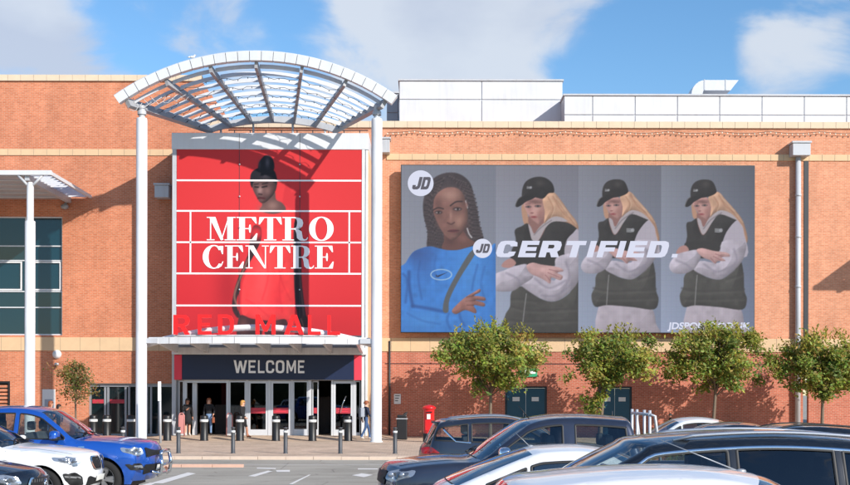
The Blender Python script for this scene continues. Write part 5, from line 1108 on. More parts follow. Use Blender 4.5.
# ================================================================== TREES
def tree(label, x, y, h0, crown_c, crown_r, seed, nclump, per, leaf=.15, tones=None, low=(), trunk_r=.085, group='young street trees before the wall', tipup=True):
    rnd = random.Random(seed); e = tag(empty('street_tree', (x, y, 0)), label, 'tree', group)
    cx, cy, cz = crown_c; rx, ry, rz = crown_r
    clumps = []
    while len(clumps) < nclump:
        a, u, rr = rnd.uniform(0, 2 * PI), rnd.uniform(-1, 1), rnd.random() ** .42
        s_ = math.sqrt(1 - u * u); p = Vector((s_ * math.cos(a) * rr, s_ * math.sin(a) * rr, u * rr))
        bump_ = 1 + (.12 + .018 * (seed % 9)) * math.sin((2 + seed % 3) * a + seed) * s_ + .2 * math.sin(5 * a + 2 * seed + 3 * u) + rnd.uniform(-.2, .24)
        q = Vector((cx + p.x * rx * bump_, cy + p.y * ry * bump_, cz + p.z * rz * (1 + .15 * math.sin(4 * a + seed))))
        clumps.append(q)
    clumps += [Vector(l) for l in low]
    b = MB(); top = Vector((cx * .3, cy * .3, h0))
    b.tube([(0, 0, -.05), (.02, .01, .4), (cx * .1, 0, h0 * .5), top, Vector((cx * .7, cy * .7, cz)), Vector((cx, cy, cz + rz * .55))], [trunk_r * 1.35, trunk_r, trunk_r * .9, trunk_r * .8, trunk_r * .5, trunk_r * .2], 9)
    for i, q in enumerate(clumps):
        if i % 2 and i < nclump: continue
        base = top.lerp(Vector((cx * .7, cy * .7, cz)), rnd.uniform(0, .8)); mid = base.lerp(q, .5) + Vector((rnd.uniform(-.12, .12), rnd.uniform(-.12, .12), rnd.uniform(-.05, .25)))
        b.tube([base, mid, q], [trunk_r * .34, trunk_r * .2, .008], 5)
    b.build('trunk', 'bark', e)
    V = []; Fa = []; Cc = []
    tones = tones or [(.26, .285, .05), (.20, .245, .042), (.34, .33, .065), (.13, .18, .035), (.37, .29, .07)]
    for q in clumps:
        rc = rnd.uniform(.22, .40); ct = rnd.choices(tones, (5, 5, 3, 4, 1))[0]; br = rnd.uniform(.8, 1.2)
        for k in range(int(per * rnd.uniform(.6, 1.35))):
            d = Vector((rnd.gauss(0, 1), rnd.gauss(0, 1), rnd.gauss(0, .8))); d *= rc * .62
            p = q + d; L = leaf * rnd.uniform(.6, 1.25); w_ = L * rnd.uniform(.38, .55)
            n = Vector((rnd.gauss(.35, .55), rnd.gauss(-.5, .55), rnd.uniform(.1, 1))).normalized(); t = Vector((rnd.gauss(0, 1), rnd.gauss(0, 1), rnd.gauss(-.25, .6))); t = (t - n * t.dot(n)).normalized(); s_ = n.cross(t)
            o = len(V); V += [p - t * L * .5, p - t * L * .05 + s_ * w_ * .5 - n * L * .06, p + t * L * .5 - n * L * .1, p - t * L * .05 - s_ * w_ * .5 - n * L * .06]; Fa += [(o, o + 1, o + 2), (o, o + 2, o + 3)]
            c = tuple(v * br * rnd.uniform(.75, 1.3) for v in (ct if rnd.random() < .8 else rnd.choice(tones))); Cc += [c] * 4
    if tipup:
        for k in range(46):         # upright new shoots on the top
            a = rnd.uniform(0, 2 * PI); r_ = rnd.random() ** .5 * .9; p0 = Vector((cx + rx * r_ * math.cos(a), cy + ry * r_ * math.sin(a), cz + rz * math.sqrt(max(0, 1 - r_ * r_)) * .92)); ln = rnd.uniform(.15, .62)
            for j in range(int(ln / .045)):
                p = p0 + Vector((rnd.gauss(0, .03), rnd.gauss(0, .03), j * .045)); L = leaf * rnd.uniform(.6, 1); t = Vector((rnd.gauss(0, 1), rnd.gauss(0, 1), 1.2)).normalized(); s_ = t.cross(Vector((rnd.gauss(0, 1), rnd.gauss(0, 1), 0))).normalized() * L * .22
                o = len(V); V += [p, p + t * L * .5 + s_, p + t * L, p + t * L * .5 - s_]; Fa += [(o, o + 1, o + 2), (o, o + 2, o + 3)]; g = rnd.uniform(.8, 1.3); Cc += [(.30 * g, .29 * g, .05)] * 4
    me = bpy.data.meshes.new('crown'); me.from_pydata([v[:] for v in V], [], Fa); ca = me.color_attributes.new('tone', 'FLOAT_COLOR', 'POINT')
    ca.data.foreach_set('color', np.array([(*c, 1) for c in Cc], np.float32).ravel()); me.materials.append(M['leaf']); obj('crown', me, e); return e
TY = 53.0; zz = lambda py: PZ(py, TY); ss = TY / F
def street_tree(px, crown, label, seed, low=(), n=135, per=96):
    x = PX(px, TY); l, r_, t, b_ = crown; cx = PX((l + r_) / 2, TY) - x; cz = (zz(t) + zz(b_)) / 2
    return tree(label, x, TY, zz(b_) - .3, (cx, 0, cz), ((r_ - l) * ss / 2 * .93, (r_ - l) * ss / 2 * .85, (zz(t) - zz(b_)) / 2 * .92), seed, n, per, low=low, leaf=.19)
street_tree(490, (440, 545, 322, 391), 'rounded leafy tree before the left teal doors, nearest the red post box', 11)
street_tree(600.5, (565, 655, 328, 389), 'leafy tree with extra low shoots before the right teal door', 22, low=[(-.55 + .14 * k, -.2, 1.35 + .16 * k) for k in range(5)] + [(-.35, 0, 1.2), (-.6, .1, 1.9)], n=112)
street_tree(713, (668, 772, 325, 391), 'wide leafy tree under the right end of the screen', 33)
street_tree(822, (780, 868, 332, 397), 'dark leafy tree by the rainwater pipe, rightmost in view', 47)
x = PX(76, 52.5)
tree('small sparse yellowing tree before the left shop doors', x, 52.5, 1.5, (-.05, 0, 2.55), (.82, .7, 1.0), 5, 40, 55, leaf=.13, trunk_r=.05, tones=[(.17, .15, .035), (.13, .14, .035), (.22, .16, .05), (.1, .11, .03), (.26, .15, .06)], tipup=False, group='other trees')

# ================================================================== PEOPLE
def person(label, x, y, facing, h=1.68, pose=None, cl=None, hair='hair_dark', hairstyle='short', skin='skin_light', bag=None, z=None):
    """facing: rotation about z, 0 looks towards the camera (-Y)"""
    J = dict(pelvis=(0, 0, .93), waist=(0, 0, 1.08), chest=(0, -.01, 1.30), neck=(0, .0, 1.46), chin=(0, -.02, 1.53), head=(0, -.025, 1.62), crown=(0, -.01, 1.705))
    for s_, n in ((-1, 'l'), (1, 'r')):
        J.update({n + 'sh': (s_ * .165, 0, 1.405), n + 'el': (s_ * .225, .03, 1.13), n + 'wr': (s_ * .225, -.06, .89), n + 'pa': (s_ * .222, -.085, .82), n + 'hip': (s_ * .085, 0, .88), n + 'kn': (s_ * .09, -.02, .49), n + 'an': (s_ * .09, .02, .085), n + 'to': (s_ * .105, -.16, .035), n + 'he': (s_ * .09, .06, .04)})
    if pose: J.update(pose)
    R = dict(pelvis=.15, waist=.128, chest=.152, neck=.058, chin=.078, head=.098, crown=.062)
    for n in 'lr': R.update({n + 'sh': .068, n + 'el': .05, n + 'wr': .034, n + 'pa': .036, n + 'hip': .09, n + 'kn': .062, n + 'an': .046, n + 'to': .036, n + 'he': .04})
    E = [('pelvis', 'waist', 'torso'), ('waist', 'chest', 'torso'), ('chest', 'neck', 'torso'), ('neck', 'chin', 'skin'), ('chin', 'head', 'skin'), ('head', 'crown', 'skin')]
    for n in 'lr': E += [('chest', n + 'sh', 'torso'), (n + 'sh', n + 'el', 'sleeve'), (n + 'el', n + 'wr', 'sleeve'), (n + 'wr', n + 'pa', 'skin'), ('pelvis', n + 'hip', 'legs'), (n + 'hip', n + 'kn', 'legs'), (n + 'kn', n + 'an', 'shins'), (n + 'an', n + 'to', 'shoes'), (n + 'an', n + 'he', 'shoes')]
    for n in 'lr':                        # five fingers
        w_, p_ = Vector(J[n + 'wr']), Vector(J[n + 'pa']); d = (p_ - w_).normalized(); sd_ = d.cross(Vector((1, 0, 0)));  sd_ = sd_.normalized() if sd_.length > .1 else Vector((0, 1, 0)); nn = d.cross(sd_)
        for k, (off, ln) in enumerate(((-.026, .068), (-.009, .08), (.009, .075), (.026, .058))):
            a_ = p_ + d * .02 + sd_ * off; J[n + 'f%da' % k] = a_ + d * ln * .5; J[n + 'f%db' % k] = a_ + d * ln + nn * .02 * (1 if n == 'l' else -1)
            R[n + 'f%da' % k] = .0095; R[n + 'f%db' % k] = .008; E += [(n + 'pa', n + 'f%da' % k, 'skin'), (n + 'f%da' % k, n + 'f%db' % k, 'skin')]
        J[n + 'ta'] = w_.lerp(p_, .45) - sd_ * .045; J[n + 'tb'] = p_ - sd_ * .058 + d * .015; R[n + 'ta'] = .011; R[n + 'tb'] = .009; E += [(n + 'wr', n + 'ta', 'skin'), (n + 'ta', n + 'tb', 'skin')]
    keys = list(J); me = bpy.data.meshes.new('sk'); me.from_pydata([tuple(J[k]) for k in keys], [(keys.index(a), keys.index(c)) for a, c, _ in E], [])
    o = bpy.data.objects.new('sk', me); COL.objects.link(o); sm_ = o.modifiers.new('s', 'SKIN'); sm_.use_smooth_shade = True; o.modifiers.new('u', 'SUBSURF').levels = 1
    for i, k in enumerate(keys):
        sv = me.skin_vertices[0].data[i]; sv.radius = (R[k], R[k] * (.72 if k in ('pelvis', 'waist', 'chest') else 1)); sv.use_root = (k == 'pelvis')
    bpy.context.view_layer.update(); bme = bpy.data.meshes.new_from_object(o.evaluated_get(bpy.context.evaluated_depsgraph_get())); bpy.data.objects.remove(o); bpy.data.meshes.remove(me)
    cl = dict(dict(torso='cloth_black', sleeve='cloth_black', legs='cloth_black', shins=None, shoes='shoe', skin=skin), **(cl or {})); cl['shins'] = cl['shins'] or cl['legs']
    names = []; bme.materials.clear()
    for k in ('skin', 'torso', 'sleeve', 'legs', 'shins', 'shoes'):
        names.append(k); bme.materials.append(M[cl[k]])
    A = np.array([J[a] for a, c, _ in E], float); B = np.array([J[c] for a, c, _ in E], float); tg = [names.index(t) for *_, t in E]
    AB = B - A; l2 = (AB ** 2).sum(1)
    for pl in bme.polygons:
        c = np.array(pl.center); t = np.clip(((c - A) * AB).sum(1) / l2, 0, 1); dd = ((A + AB * t[:, None] - c) ** 2).sum(1); m_ = tg[int(dd.argmin())]
        if m_ == names.index('torso') and c[2] > 1.475: m_ = 0
        if m_ == names.index('torso') and c[2] < cl.get('hem', .90): m_ = names.index('legs')
        if m_ == names.index('legs') and c[2] > cl.get('hem', .90) + .02: m_ = names.index('torso')
        pl.material_index = m_
    k = h / 1.75; z0 = pave_z(x, y) if z is None else z
    e = tag(empty('person', (x, y, z0), facing), label, 'person', 'people around the entrance'); e.scale = (k, k, k)
    obj('body', bme, e)
    hd = Vector(J['head']); f = MB()
    f.ell((hd.x - .034, hd.y - .088, hd.z - .005), (.012, .008, .007), 6, 4).ell((hd.x + .034, hd.y - .088, hd.z - .005), (.012, .008, .007), 6, 4).build('eyes', 'hair_dark', e)
    f = MB(); f.tube([(hd.x, hd.y - .09, hd.z), (hd.x, hd.y - .118, hd.z - .045), (hd.x, hd.y - .09, hd.z - .05)], [.008, .016, .008], 6).ell((hd.x - .1, hd.y, hd.z - .02), (.012, .02, .032), 6, 5).ell((hd.x + .1, hd.y, hd.z - .02), (.012, .02, .032), 6, 5).build('nose_and_ears', skin, e)
    MB().ell((hd.x, hd.y - .09, hd.z - .075), (.024, .008, .007), 8, 4).build('mouth', 'lip_brown', e)  # mouth in its own brown colour
    hb = MB(); vs = []; nu, nv = 16, 8; low = {'short': -.03, 'long': -.26, 'bob': -.12, 'hood': -.14}[hairstyle]
    for j in range(nv + 1):
        for i in range(nu):
            a = 2 * PI * i / nu; front = max(0, -math.sin(a)); ph = PI / 2 * (1 - j / nv * .95)
            zz_ = .125 * math.sin(ph); rr = math.cos(ph) ** .75
            if j == nv: zz_ = (low * (1 - front) + .055 * front) if front < .6 else .055
            elif j > nv - 3 and front < .5: zz_ = zz_ + (low) * (j - nv + 3) / 3 * .5
            vs.append((hd.x + .115 * rr * math.cos(a), hd.y + .012 + .122 * rr * math.sin(a), hd.z + .0 + zz_))
    hb.add(vs, [(j * nu + i, j * nu + (i + 1) % nu, (j + 1) * nu + (i + 1) % nu, (j + 1) * nu + i) for j in range(nv) for i in range(nu)], True).build('hair', hair, e)
    if bag == 'backpack':
        MB().bbox(-.15, .15, .1, .3, 1.0, 1.42, .05).build('backpack', 'cloth_grey', e); MB().tube([(-.11, .12, 1.4), (-.11, -.08, 1.43), (-.12, -.13, 1.25), (-.13, .1, 1.05)], .02, 6).tube([(.11, .12, 1.4), (.11, -.08, 1.43), (.12, -.13, 1.25), (.13, .1, 1.05)], .02, 6).build('backpack_strap', 'cloth_navy', e)
    if bag == 'handbag':
        p = Vector(J['rpa']); MB().bbox(p.x - .05, p.x + .07, p.y - .14, p.y + .14, p.z - .38, p.z - .12, .03).tube([(p.x, p.y - .08, p.z - .13), (p.x, p.y, p.z + .01), (p.x, p.y + .08, p.z - .13)], .012, 5).build('handbag', 'hair_auburn', e)
    if bag == 'skirt' or bag == 'coat':
        zb = .62 if bag == 'skirt' else .55
        MB().lathe([(.15, 1.02), (.17, .92), (.19, .8), (.21, zb), (.205, zb)], 18).build('coat_hem', cl['torso'], e)
    return e
walkp = lambda s_: dict(rkn=(.09, -.16 * s_, .50), ran=(.09, -.22 * s_, .09), rto=(.1, -.40 * s_ if s_ > 0 else -.02, .05), rhe=(.09, -.20 * s_ + .03, .04), lkn=(-.09, .06 * s_, .49), lan=(-.09, .26 * s_, .13), lto=(-.1, .12 * s_, .05), lhe=(-.09, .31 * s_, .12), lel=(-.23, -.06 * s_, 1.14), lwr=(-.2, -.22 * s_, .96), lpa=(-.19, -.28 * s_, .93), rel=(.23, .12 * s_, 1.15), rwr=(.23, .1 * s_, .91), rpa=(.225, .08 * s_, .84))
phone = dict(lel=(-.22, -.05, 1.14), lwr=(-.08, -.24, 1.22), lpa=(-.04, -.28, 1.25))
Yp = 53.9
person('woman in black coat and dark hair standing left of the open doorway', PX(187.5, Yp), Yp, .4, 1.72, phone, dict(legs='skin_tan', shins='skin_light', shoes='shoe_white'), 'hair_dark', 'hood', 'skin_tan', 'coat')
Yp = 54.25
person('woman in black top and pale blue jeans in the left doorway', PX(209, Yp), Yp, .15, 1.74, dict(rel=(.25, -.02, 1.15), rwr=(.22, -.16, 1.0), rpa=(.2, -.2, .97)), dict(legs='cloth_jeans', hem=.97), 'hair_auburn', 'long', 'skin_light', 'handbag')
Yp = 53.0
person('blond person in black walking right past the glass doors', PX(242.5, Yp), Yp, PI / 2 * .8, 1.70, walkp(1), dict(legs='cloth_black', shins='skin_tan', shoes='hair_auburn'), 'hair_blond', 'bob', 'skin_light', 'coat')
Yp = 52.4
person('person in blue jeans with a grey backpack walking behind the right column', PX(366, Yp), Yp, PI / 2 * 1.25, 1.74, walkp(1), dict(torso='cloth_navy', sleeve='cloth_navy', legs='cloth_blue', shoes='shoe_white', hem=.98), 'hair_auburn', 'short', 'skin_light', 'backpack')
Yp = 57.6
person('dim figure inside behind the left glass door leaf with red sticker', PX(262, Yp), Yp, PI * .6, 1.62, phone, dict(torso='cloth_navy'), 'hair_dark', 'short', 'skin_tan', z=.12)
Yp = 57.2
person('dim figure in navy inside behind the fixed glass panel', PX(300, Yp), Yp, PI * 1.1, 1.7, None, dict(torso='cloth_navy', sleeve='cloth_navy'), 'hair_dark', 'short', 'skin_tan', z=.12)
Yp = 51.5
person('auburn haired passer-by whose head shows over the blue pickup', PX(50.5, Yp), Yp, PI / 2, 1.74, walkp(1), dict(torso='cloth_grey', sleeve='cloth_grey', legs='cloth_blue'), 'hair_auburn', 'long', 'skin_light')
Yp = 50.9
person('dark haired passer-by, head just above the blue pickup roof', PX(58.5, Yp), Yp, PI / 2, 1.60, walkp(-1), None, 'hair_dark', 'bob', 'skin_tan')
Yp = 53
person('dark haired child behind the far white car roof by the wall', PX(670.5, Yp), Yp, -PI / 2, 1.22, walkp(1), None, 'hair_dark', 'short', 'skin_tan')

# ================================================================== CARS
def interp(x, pts): return float(np.interp(x, [p[0] for p in pts], [p[1] for p in pts]))
def round_poly(poly, r):
    out = []; n = len(poly)
    for i in range(n):
        p0, p1, p2 = (Vector(poly[i - 1]), Vector(poly[i]), Vector(poly[(i + 1) % n])); a, c = p0 - p1, p2 - p1
        if a.length < 1e-5 or c.length < 1e-5: continue
        if a.angle(c) > 2.6: out.append(tuple(p1)); continue
        q = min(r, a.length * .4, c.length * .4); A, B = p1 + a.normalized() * q, p1 + c.normalized() * q
        for t in (0, .25, .5, .75, 1): out.append(tuple(A * (1 - t) ** 2 + p1 * 2 * t * (1 - t) + B * t * t))
    return out
class Car:
    def __init__(s, label, spec, X, Y, face, paint, cat='car', z=0., yaw=0., name='parked_car', glass=None):
        """X: nose position, Y: side nearest the camera; face +1 looks right, -1 looks left"""
        s.s = spec; s.L, s.W = spec['L'], spec['W']; s.paint = paint; s.gl = glass or 'car_glass'
        s.e = tag(empty(name, (X, Y + s.W / 2, z), (PI if face > 0 else 0) + yaw), label, cat, 'cars in the car park')
        s.prep(); s.body(); s.wheels(); s.trim()
    def prep(s):
        sp = s.s; T = sp['top']; n = 5; arr = [(p[0], p[1], p[3], p[4]) for p in T]; s.samp = []; s.tags = []
        c = crom(arr, False, n)
        for i, p in enumerate(c):
            s.samp.append(p); s.tags.append(T[min(i // n, len(T) - 1)][2])
        s.edge = [(p[0] + p[2], p[1] - p[3]) for p in s.samp]; s.E = np.array(s.edge)
        i0 = next(i for i, t in enumerate(s.tags) if t == 'hood'); i1 = max(i for i, t in enumerate(s.tags) if t in ('roof', 'rear_glass', 'bed')) + 1
        xs = s.E[i0:i1 + 1, 0]; o = np.argsort(xs); s.ex, s.ez = xs[o], s.E[i0:i1 + 1, 1][o]
        s.r = sp.get('r', .075)
    def etop(s, x): return float(np.interp(x, s.ex, s.ez))
    def belt(s, x): return interp(x, s.s['belt'])
    def Wd(s, x, z, edge_d=None):
        W2 = s.W / 2; sp = s.s; lf, lr, af, ar = sp.get('plan', (.75, .6, .30, .22))
        wp = W2 - af * max(0, 1 - x / lf) ** 2.3 - ar * max(0, 1 - (s.L - x) / lr) ** 2.3
        zb = min(s.belt(x), s.etop(x) if x > s.ex[0] else 9); zs = .28
        if z <= zb:
            v = (zb - z) / max(.1, zb - zs); wv = wp - (.045 * ((v - .35) / .35) ** 2 if v < .35 else .07 * ((v - .35) / .65) ** 2)
            wv -= .012 * math.exp(-((v - .62) / .06) ** 2)
        else: wv = wp - .045 - sp.get('tumble', .36) * (z - zb) - .10 * (z - zb) ** 2
        if edge_d is None:
            A, B = s.E[:-1], s.E[1:]; AB = B - A; l2 = (AB ** 2).sum(1) + 1e-12; q = np.array((x, z)); t = np.clip(((q - A) * AB).sum(1) / l2, 0, 1); edge_d = math.sqrt(((A + AB * t[:, None] - q) ** 2).sum(1).min())
        if edge_d < s.r: wv -= s.r - math.sqrt(max(0, s.r ** 2 - (s.r - edge_d) ** 2))
        return wv
    def both(s, b, V, T, off=0., smooth=True):
        Y = [s.Wd(*v) + off for v in V]
        for sg in (-1, 1):
            b.add([(v[0], sg * y, v[1]) for v, y in zip(V, Y)], [t if ((V[t[1]][0] - V[t[0]][0]) * (V[t[2]][1] - V[t[0]][1]) - (V[t[1]][1] - V[t[0]][1]) * (V[t[2]][0] - V[t[0]][0]) > 0) == (sg < 0) else t[::-1] for t in T], smooth)
        return b
    def patch(s, name, polys, m, off=.006, holes=(), grid=.06, sides=(-1, 1), parent=None):
        V, T = fill2d(polys, holes, grid)
        if not T: return
        Y = [s.Wd(*v) + off for v in V]; o = None
        for sg in sides:
            b = MB().add([(v[0], sg * y, v[1]) for v, y in zip(V, Y)], [t if ((V[t[1]][0] - V[t[0]][0]) * (V[t[2]][1] - V[t[0]][1]) - (V[t[1]][1] - V[t[0]][1]) * (V[t[2]][0] - V[t[0]][0]) > 0) == (sg < 0) else t[::-1] for t in T], True)
            o = b.build(name, m, parent or s.e)
        return o
    def ribbon(s, name, pts, wd_, m, off=.003, sides=(-1, 1), closed=False, parent=None):
        pts = [Vector(p) for p in pts]; n = len(pts)
        for sg in sides:
            vs = []; fs = []
            for i, p in enumerate(pts):
                d = (pts[(i + 1) % n] - pts[i - 1]) if closed else (pts[min(i + 1, n - 1)] - pts[max(i - 1, 0)])
                d = d.normalized() if d.length > 1e-6 else Vector((1, 0)); q = Vector((-d.y, d.x)) * wd_ / 2
                for r_, of in ((p - q, off * .2), (p, off + wd_ * .15), (p + q, off * .2)): vs.append((r_.x, sg * (s.Wd(r_.x, r_.y) + of), r_.y))
            for i in range(n if closed else n - 1):
                j = (i + 1) % n
                for k in range(2):
                    f_ = (i * 3 + k, j * 3 + k, j * 3 + k + 1, i * 3 + k + 1); fs.append(f_ if sg < 0 else f_[::-1])
            MB().add(vs, fs, True).build(name, m, parent or s.e)
    def cross(s, i, nt=12):
        x, z, sb, dr = s.samp[i]; w_ = s.Wd(s.edge[i][0], s.edge[i][1], 0.0); row = []
        for k in range(nt + 1):
            t = -1 + 2 * k / nt; row.append((x + sb * abs(t) ** 2.3, w_ * t, z - dr * abs(t) ** 2.4))
        return row
    def body(s):
        sp = s.s; za, ra, rw = .28, sp['ra'], sp['rw']; bot = []
        x_end, x_st = s.edge[-1][0], s.edge[0][0]
        arches = []
        for wx in sorted(sp['wx'], reverse=True):
            a0 = math.asin(max(-1, min(1, (za - rw) / ra))); arches.append([(wx + ra * math.cos(a), rw + ra * math.sin(a)) for a in np.linspace(a0, PI - a0, 22)])
        outline = list(s.edge) + [(x_end - .03, za)]
        for a in arches: outline += a
        outline += [(x_st + .02, za)]
        wins = []
        for (x0, x1, sl0, sl1) in sp['win']:
            lo = lambda x: s.belt(x) + .03
            up = lambda x: s.etop(x) - sp.get('frame', .10)
            xs = np.linspace(x0, x1, 22); ok = [x for x in xs if up(x) > lo(x) + .015]
            if len(ok) < 3: continue
            poly = [(x, lo(x)) for x in ok] + [(x, up(x)) for x in ok[::-1]]
            zlo, zhi = lo(ok[0]), max(up(x) for x in ok)
            poly = [(x + (sl0 if abs(x - ok[0]) < 1e-6 else sl1 if abs(x - ok[-1]) < 1e-6 else 0) * (z - zlo), z) for x, z in poly]
            poly = [p for k, p in enumerate(poly) if k == 0 or (Vector(p) - Vector(poly[k - 1])).length > .004]
            wins.append(round_poly(poly, .05))
        s.wins = wins
        ex_ = []
        for i in range(1, len(s.edge) - 1):
            d_ = Vector(s.edge[i + 1]) - Vector(s.edge[i - 1])
            if d_.length < 1e-5: continue
            d_.normalize(); n_ = Vector((d_.y, -d_.x))
            for q in (.06, .22, .5, .95): ex_.append(tuple(Vector(s.edge[i]) + n_ * s.r * q))
        V, T = fill2d([outline], wins, .075, ex_); b = MB(); s.both(b, V, T)
        tops = {}
        rows = [s.cross(i) for i in range(len(s.samp))]; nt = len(rows[0])
        for i in range(len(rows) - 1):
            t = s.tags[i]; g = 'glass_f' if t == 'windscreen' else 'glass_r' if t == 'rear_glass' else 'body'
            tgt = b if g == 'body' else tops.setdefault(g, MB())
            tgt.add(rows[i] + rows[i + 1], [(k, nt + k, nt + k + 1, k + 1) for k in range(nt - 1)], True)
        s.bodyo = b.build('body', s.paint, s.e, weld=True, sharp=.55)
        for g, nm in (('glass_f', 'windscreen'), ('glass_r', 'rear_window')):
            if g in tops:
                o = tops[g].build(nm, s.gl if g == 'glass_f' else sp.get('rear_gl', s.gl), s.e, weld=True)
                idx = [i for i, t in enumerate(s.tags) if t == ('windscreen' if g == 'glass_f' else 'rear_glass')]
                for i in ((idx[0],) if g == 'glass_f' else (idx[-1] + 1,)):
                    if i < len(rows): MB().tube([Vector(p) + Vector((0, 0, -.002)) for p in rows[i][1:-1]], .009, 5).build('glass_seal', 'plastic_black', o)
        s.rows = rows
        for w_, (x0, x1, *_r) in zip(wins, sp['win']):
            o = s.patch('side_window', [w_], s.gl if x0 < sp['bx'] else sp.get('rear_gl', s.gl), -.012, grid=.1); 
            s.ribbon('window_trim', w_, .028, 'plastic_black', .004, closed=True)
        if sp.get('trim') == 'chrome':
            x0, x1 = sp['win'][0][0], sp['win'][-1][1]; xs = [x for x in np.linspace(x0, x1, 50) if s.etop(x) - sp.get('frame', .1) > s.belt(x) + .045]
            s.ribbon('window_line', [(x, s.etop(x) - sp.get('frame', .1) + .012) for x in xs], .026, 'chrome', .008)
            s.ribbon('window_line', [(x, s.belt(x) + .016) for x in xs], .022, 'chrome', .008)
            for i in range(len(wins) - 1): s.patch('pillar_cover', [[(sp['win'][i][1] + .018, s.belt(sp['win'][i][1]) + .035), (sp['win'][i + 1][0] - .018, s.belt(sp['win'][i][1]) + .035), (sp['win'][i + 1][0] - .018, s.etop(sp['win'][i][1]) - sp.get('frame', .1) - .005), (sp['win'][i][1] + .018, s.etop(sp['win'][i][1]) - sp.get('frame', .1) - .005)]], 'paint_black', .004)
        # underbody, wheel wells and cabin
        u = MB(); W2 = s.W / 2 - .1; u.box(x_st + .12, x_end - .12, -W2 + .08, W2 - .08, .2, .42)
        u.build('underbody', 'plastic_black', s.e)
        for wx in sp['wx']:
            for sg in (-1, 1):
                q = MB(); vs = []; 
                for a in np.linspace(0, PI, 13): vs += [(wx + ra * 1.03 * math.cos(a), sg * (s.W / 2 - .06), rw + ra * 1.03 * math.sin(a)), (wx + ra * 1.03 * math.cos(a), sg * (s.W / 2 - .42), rw + ra * 1.03 * math.sin(a))]
                q.add(vs, [(i * 2, i * 2 + 1, i * 2 + 3, i * 2 + 2) for i in range(12)], True); q.add([(wx - ra, sg * (s.W / 2 - .42), .2), (wx + ra, sg * (s.W / 2 - .42), .2), (wx + ra, sg * (s.W / 2 - .42), rw + ra), (wx - ra, sg * (s.W / 2 - .42), rw + ra)], [(0, 1, 2, 3)]); q.build('wheel_arch_liner', 'plastic_black', s.e)
        zb = s.belt(sp['bx']); xd = sp['seat'][0] - .75
        MB().box(xd, sp['cab_end'], -W2 + .08, W2 - .08, .42, .5).bbox(xd - .3, xd + .12, -W2 + .12, W2 - .12, .5, zb - .04, .06).build('cabin_floor', 'cabin', s.e)
        for sx in sp['seat']:
            for sy in (-.36, .36):
                MB().bbox(sx, sx + .5, sy - .25, sy + .25, .5, .72, .06).add([(v[0], v[1], v[2]) for v in [(sx + .42, sy - .24, .62), (sx + .56, sy - .24, .62), (sx + .56, sy + .24, .62), (sx + .42, sy + .24, .62), (sx + .58, sy - .22, zb + .14), (sx + .68, sy - .22, zb + .14), (sx + .68, sy + .22, zb + .14), (sx + .58, sy + .22, zb + .14)]], [(0, 3, 2, 1), (4, 5, 6, 7), (0, 1, 5, 4), (1, 2, 6, 5), (2, 3, 7, 6), (3, 0, 4, 7)]).bbox(sx + .58, sx + .7, sy - .13, sy + .13, zb + .18, zb + .36, .04).build('seat', 'seat', s.e)
        b = MB(); sy = .36
        b.tube([(xd + .25 + .05 * math.cos(t), sy + .18 * math.sin(t), zb - .02 + .16 * math.cos(t)) for t in np.linspace(0, 2 * PI, 17)], .015, 6, caps=False).build('steering_wheel', 'plastic_black', s.e)
    def wheels(s):
        sp = s.s; rw = sp['rw'] - .005; key = (rw, sp.get('rim', 'rim_silver'))
        tm = MB().lathe([(rw * .66, -.09), (rw * .72, -.105), (rw * .93, -.1), (rw, -.07), (rw, .07), (rw * .93, .1), (rw * .72, .105), (rw * .66, .09), (rw * .66, -.09)], 32, axis='y').mesh('tyre'); tm.materials.append(M['rubber'])
        r = MB(); R = rw * .67; r.lathe([(R, -.09), (R * .93, -.085), (R * .9, -.02), (R * .9, .06)], 32, axis='y'); 
        for k in range(5):
            for o in (-.16, .16):
                a = 2 * PI * k / 5 + o; a2 = 2 * PI * k / 5 + o * .55; ca, sa = math.cos(a), math.sin(a); c2, s2_ = math.cos(a2), math.sin(a2); hw = .022
                p0, p1 = Vector((c2 * R * .16, -.07, s2_ * R * .16)), Vector((ca * R * .93, -.075, sa * R * .93)); n = Vector((-sa, 0, ca)) * hw
                r.add([p0 - n, p1 - n * 1.3, p1 + n * 1.3, p0 + n] + [v + Vector((0, .045, 0)) for v in (p0 - n * 1.6, p1 - n * 2, p1 + n * 2, p0 + n * 1.6)], [(0, 1, 2, 3), (4, 5, 1, 0), (6, 7, 3, 2), (5, 6, 2, 1)])
        r.lathe([(.001, -.085), (R * .13, -.082), (R * .2, -.065), (R * .2, .02)], 16, axis='y'); rm = r.mesh('rim'); rm.materials.append(M[sp.get('rim', 'rim_silver')])
        dk = MB().lathe([(.001, .015), (R * .92, .015)], 24, axis='y').mesh('brake_disc'); dk.materials.append(M['rim_dark'])
        for wx in sp['wx']:
            for sg in (-1, 1):
                wl_ = obj('wheel', tm, s.e, (wx, sg * (s.W / 2 - .135), rw), 0 if sg < 0 else PI)
                obj('rim', rm, wl_); obj('brake_disc', dk, wl_)
    def front(s, name, poly, m, off=.012, grid=.08, parent=None, holes=(), rear=False):
        """patch on the nose (or tail); poly in (y, z)"""
        V, T = fill2d([poly], holes, grid)
        tg = ('tail',) if rear else ('front',)
        I = [i for i, t in enumerate(s.tags) if t in tg]; I = I + [I[-1] + 1] if I[-1] + 1 < len(s.samp) else I
        I = sorted(I, key=lambda i: s.samp[i][1]); zs = [s.samp[i][1] for i in I]
        x_ = np.interp([v[1] for v in V], zs, [s.samp[i][0] for i in I]); sb = np.interp([v[1] for v in V], zs, [s.samp[i][2] for i in I]); we = np.interp([v[1] for v in V], zs, [s.rows[i][-1][1] for i in I])
        sg = 1 if rear else -1
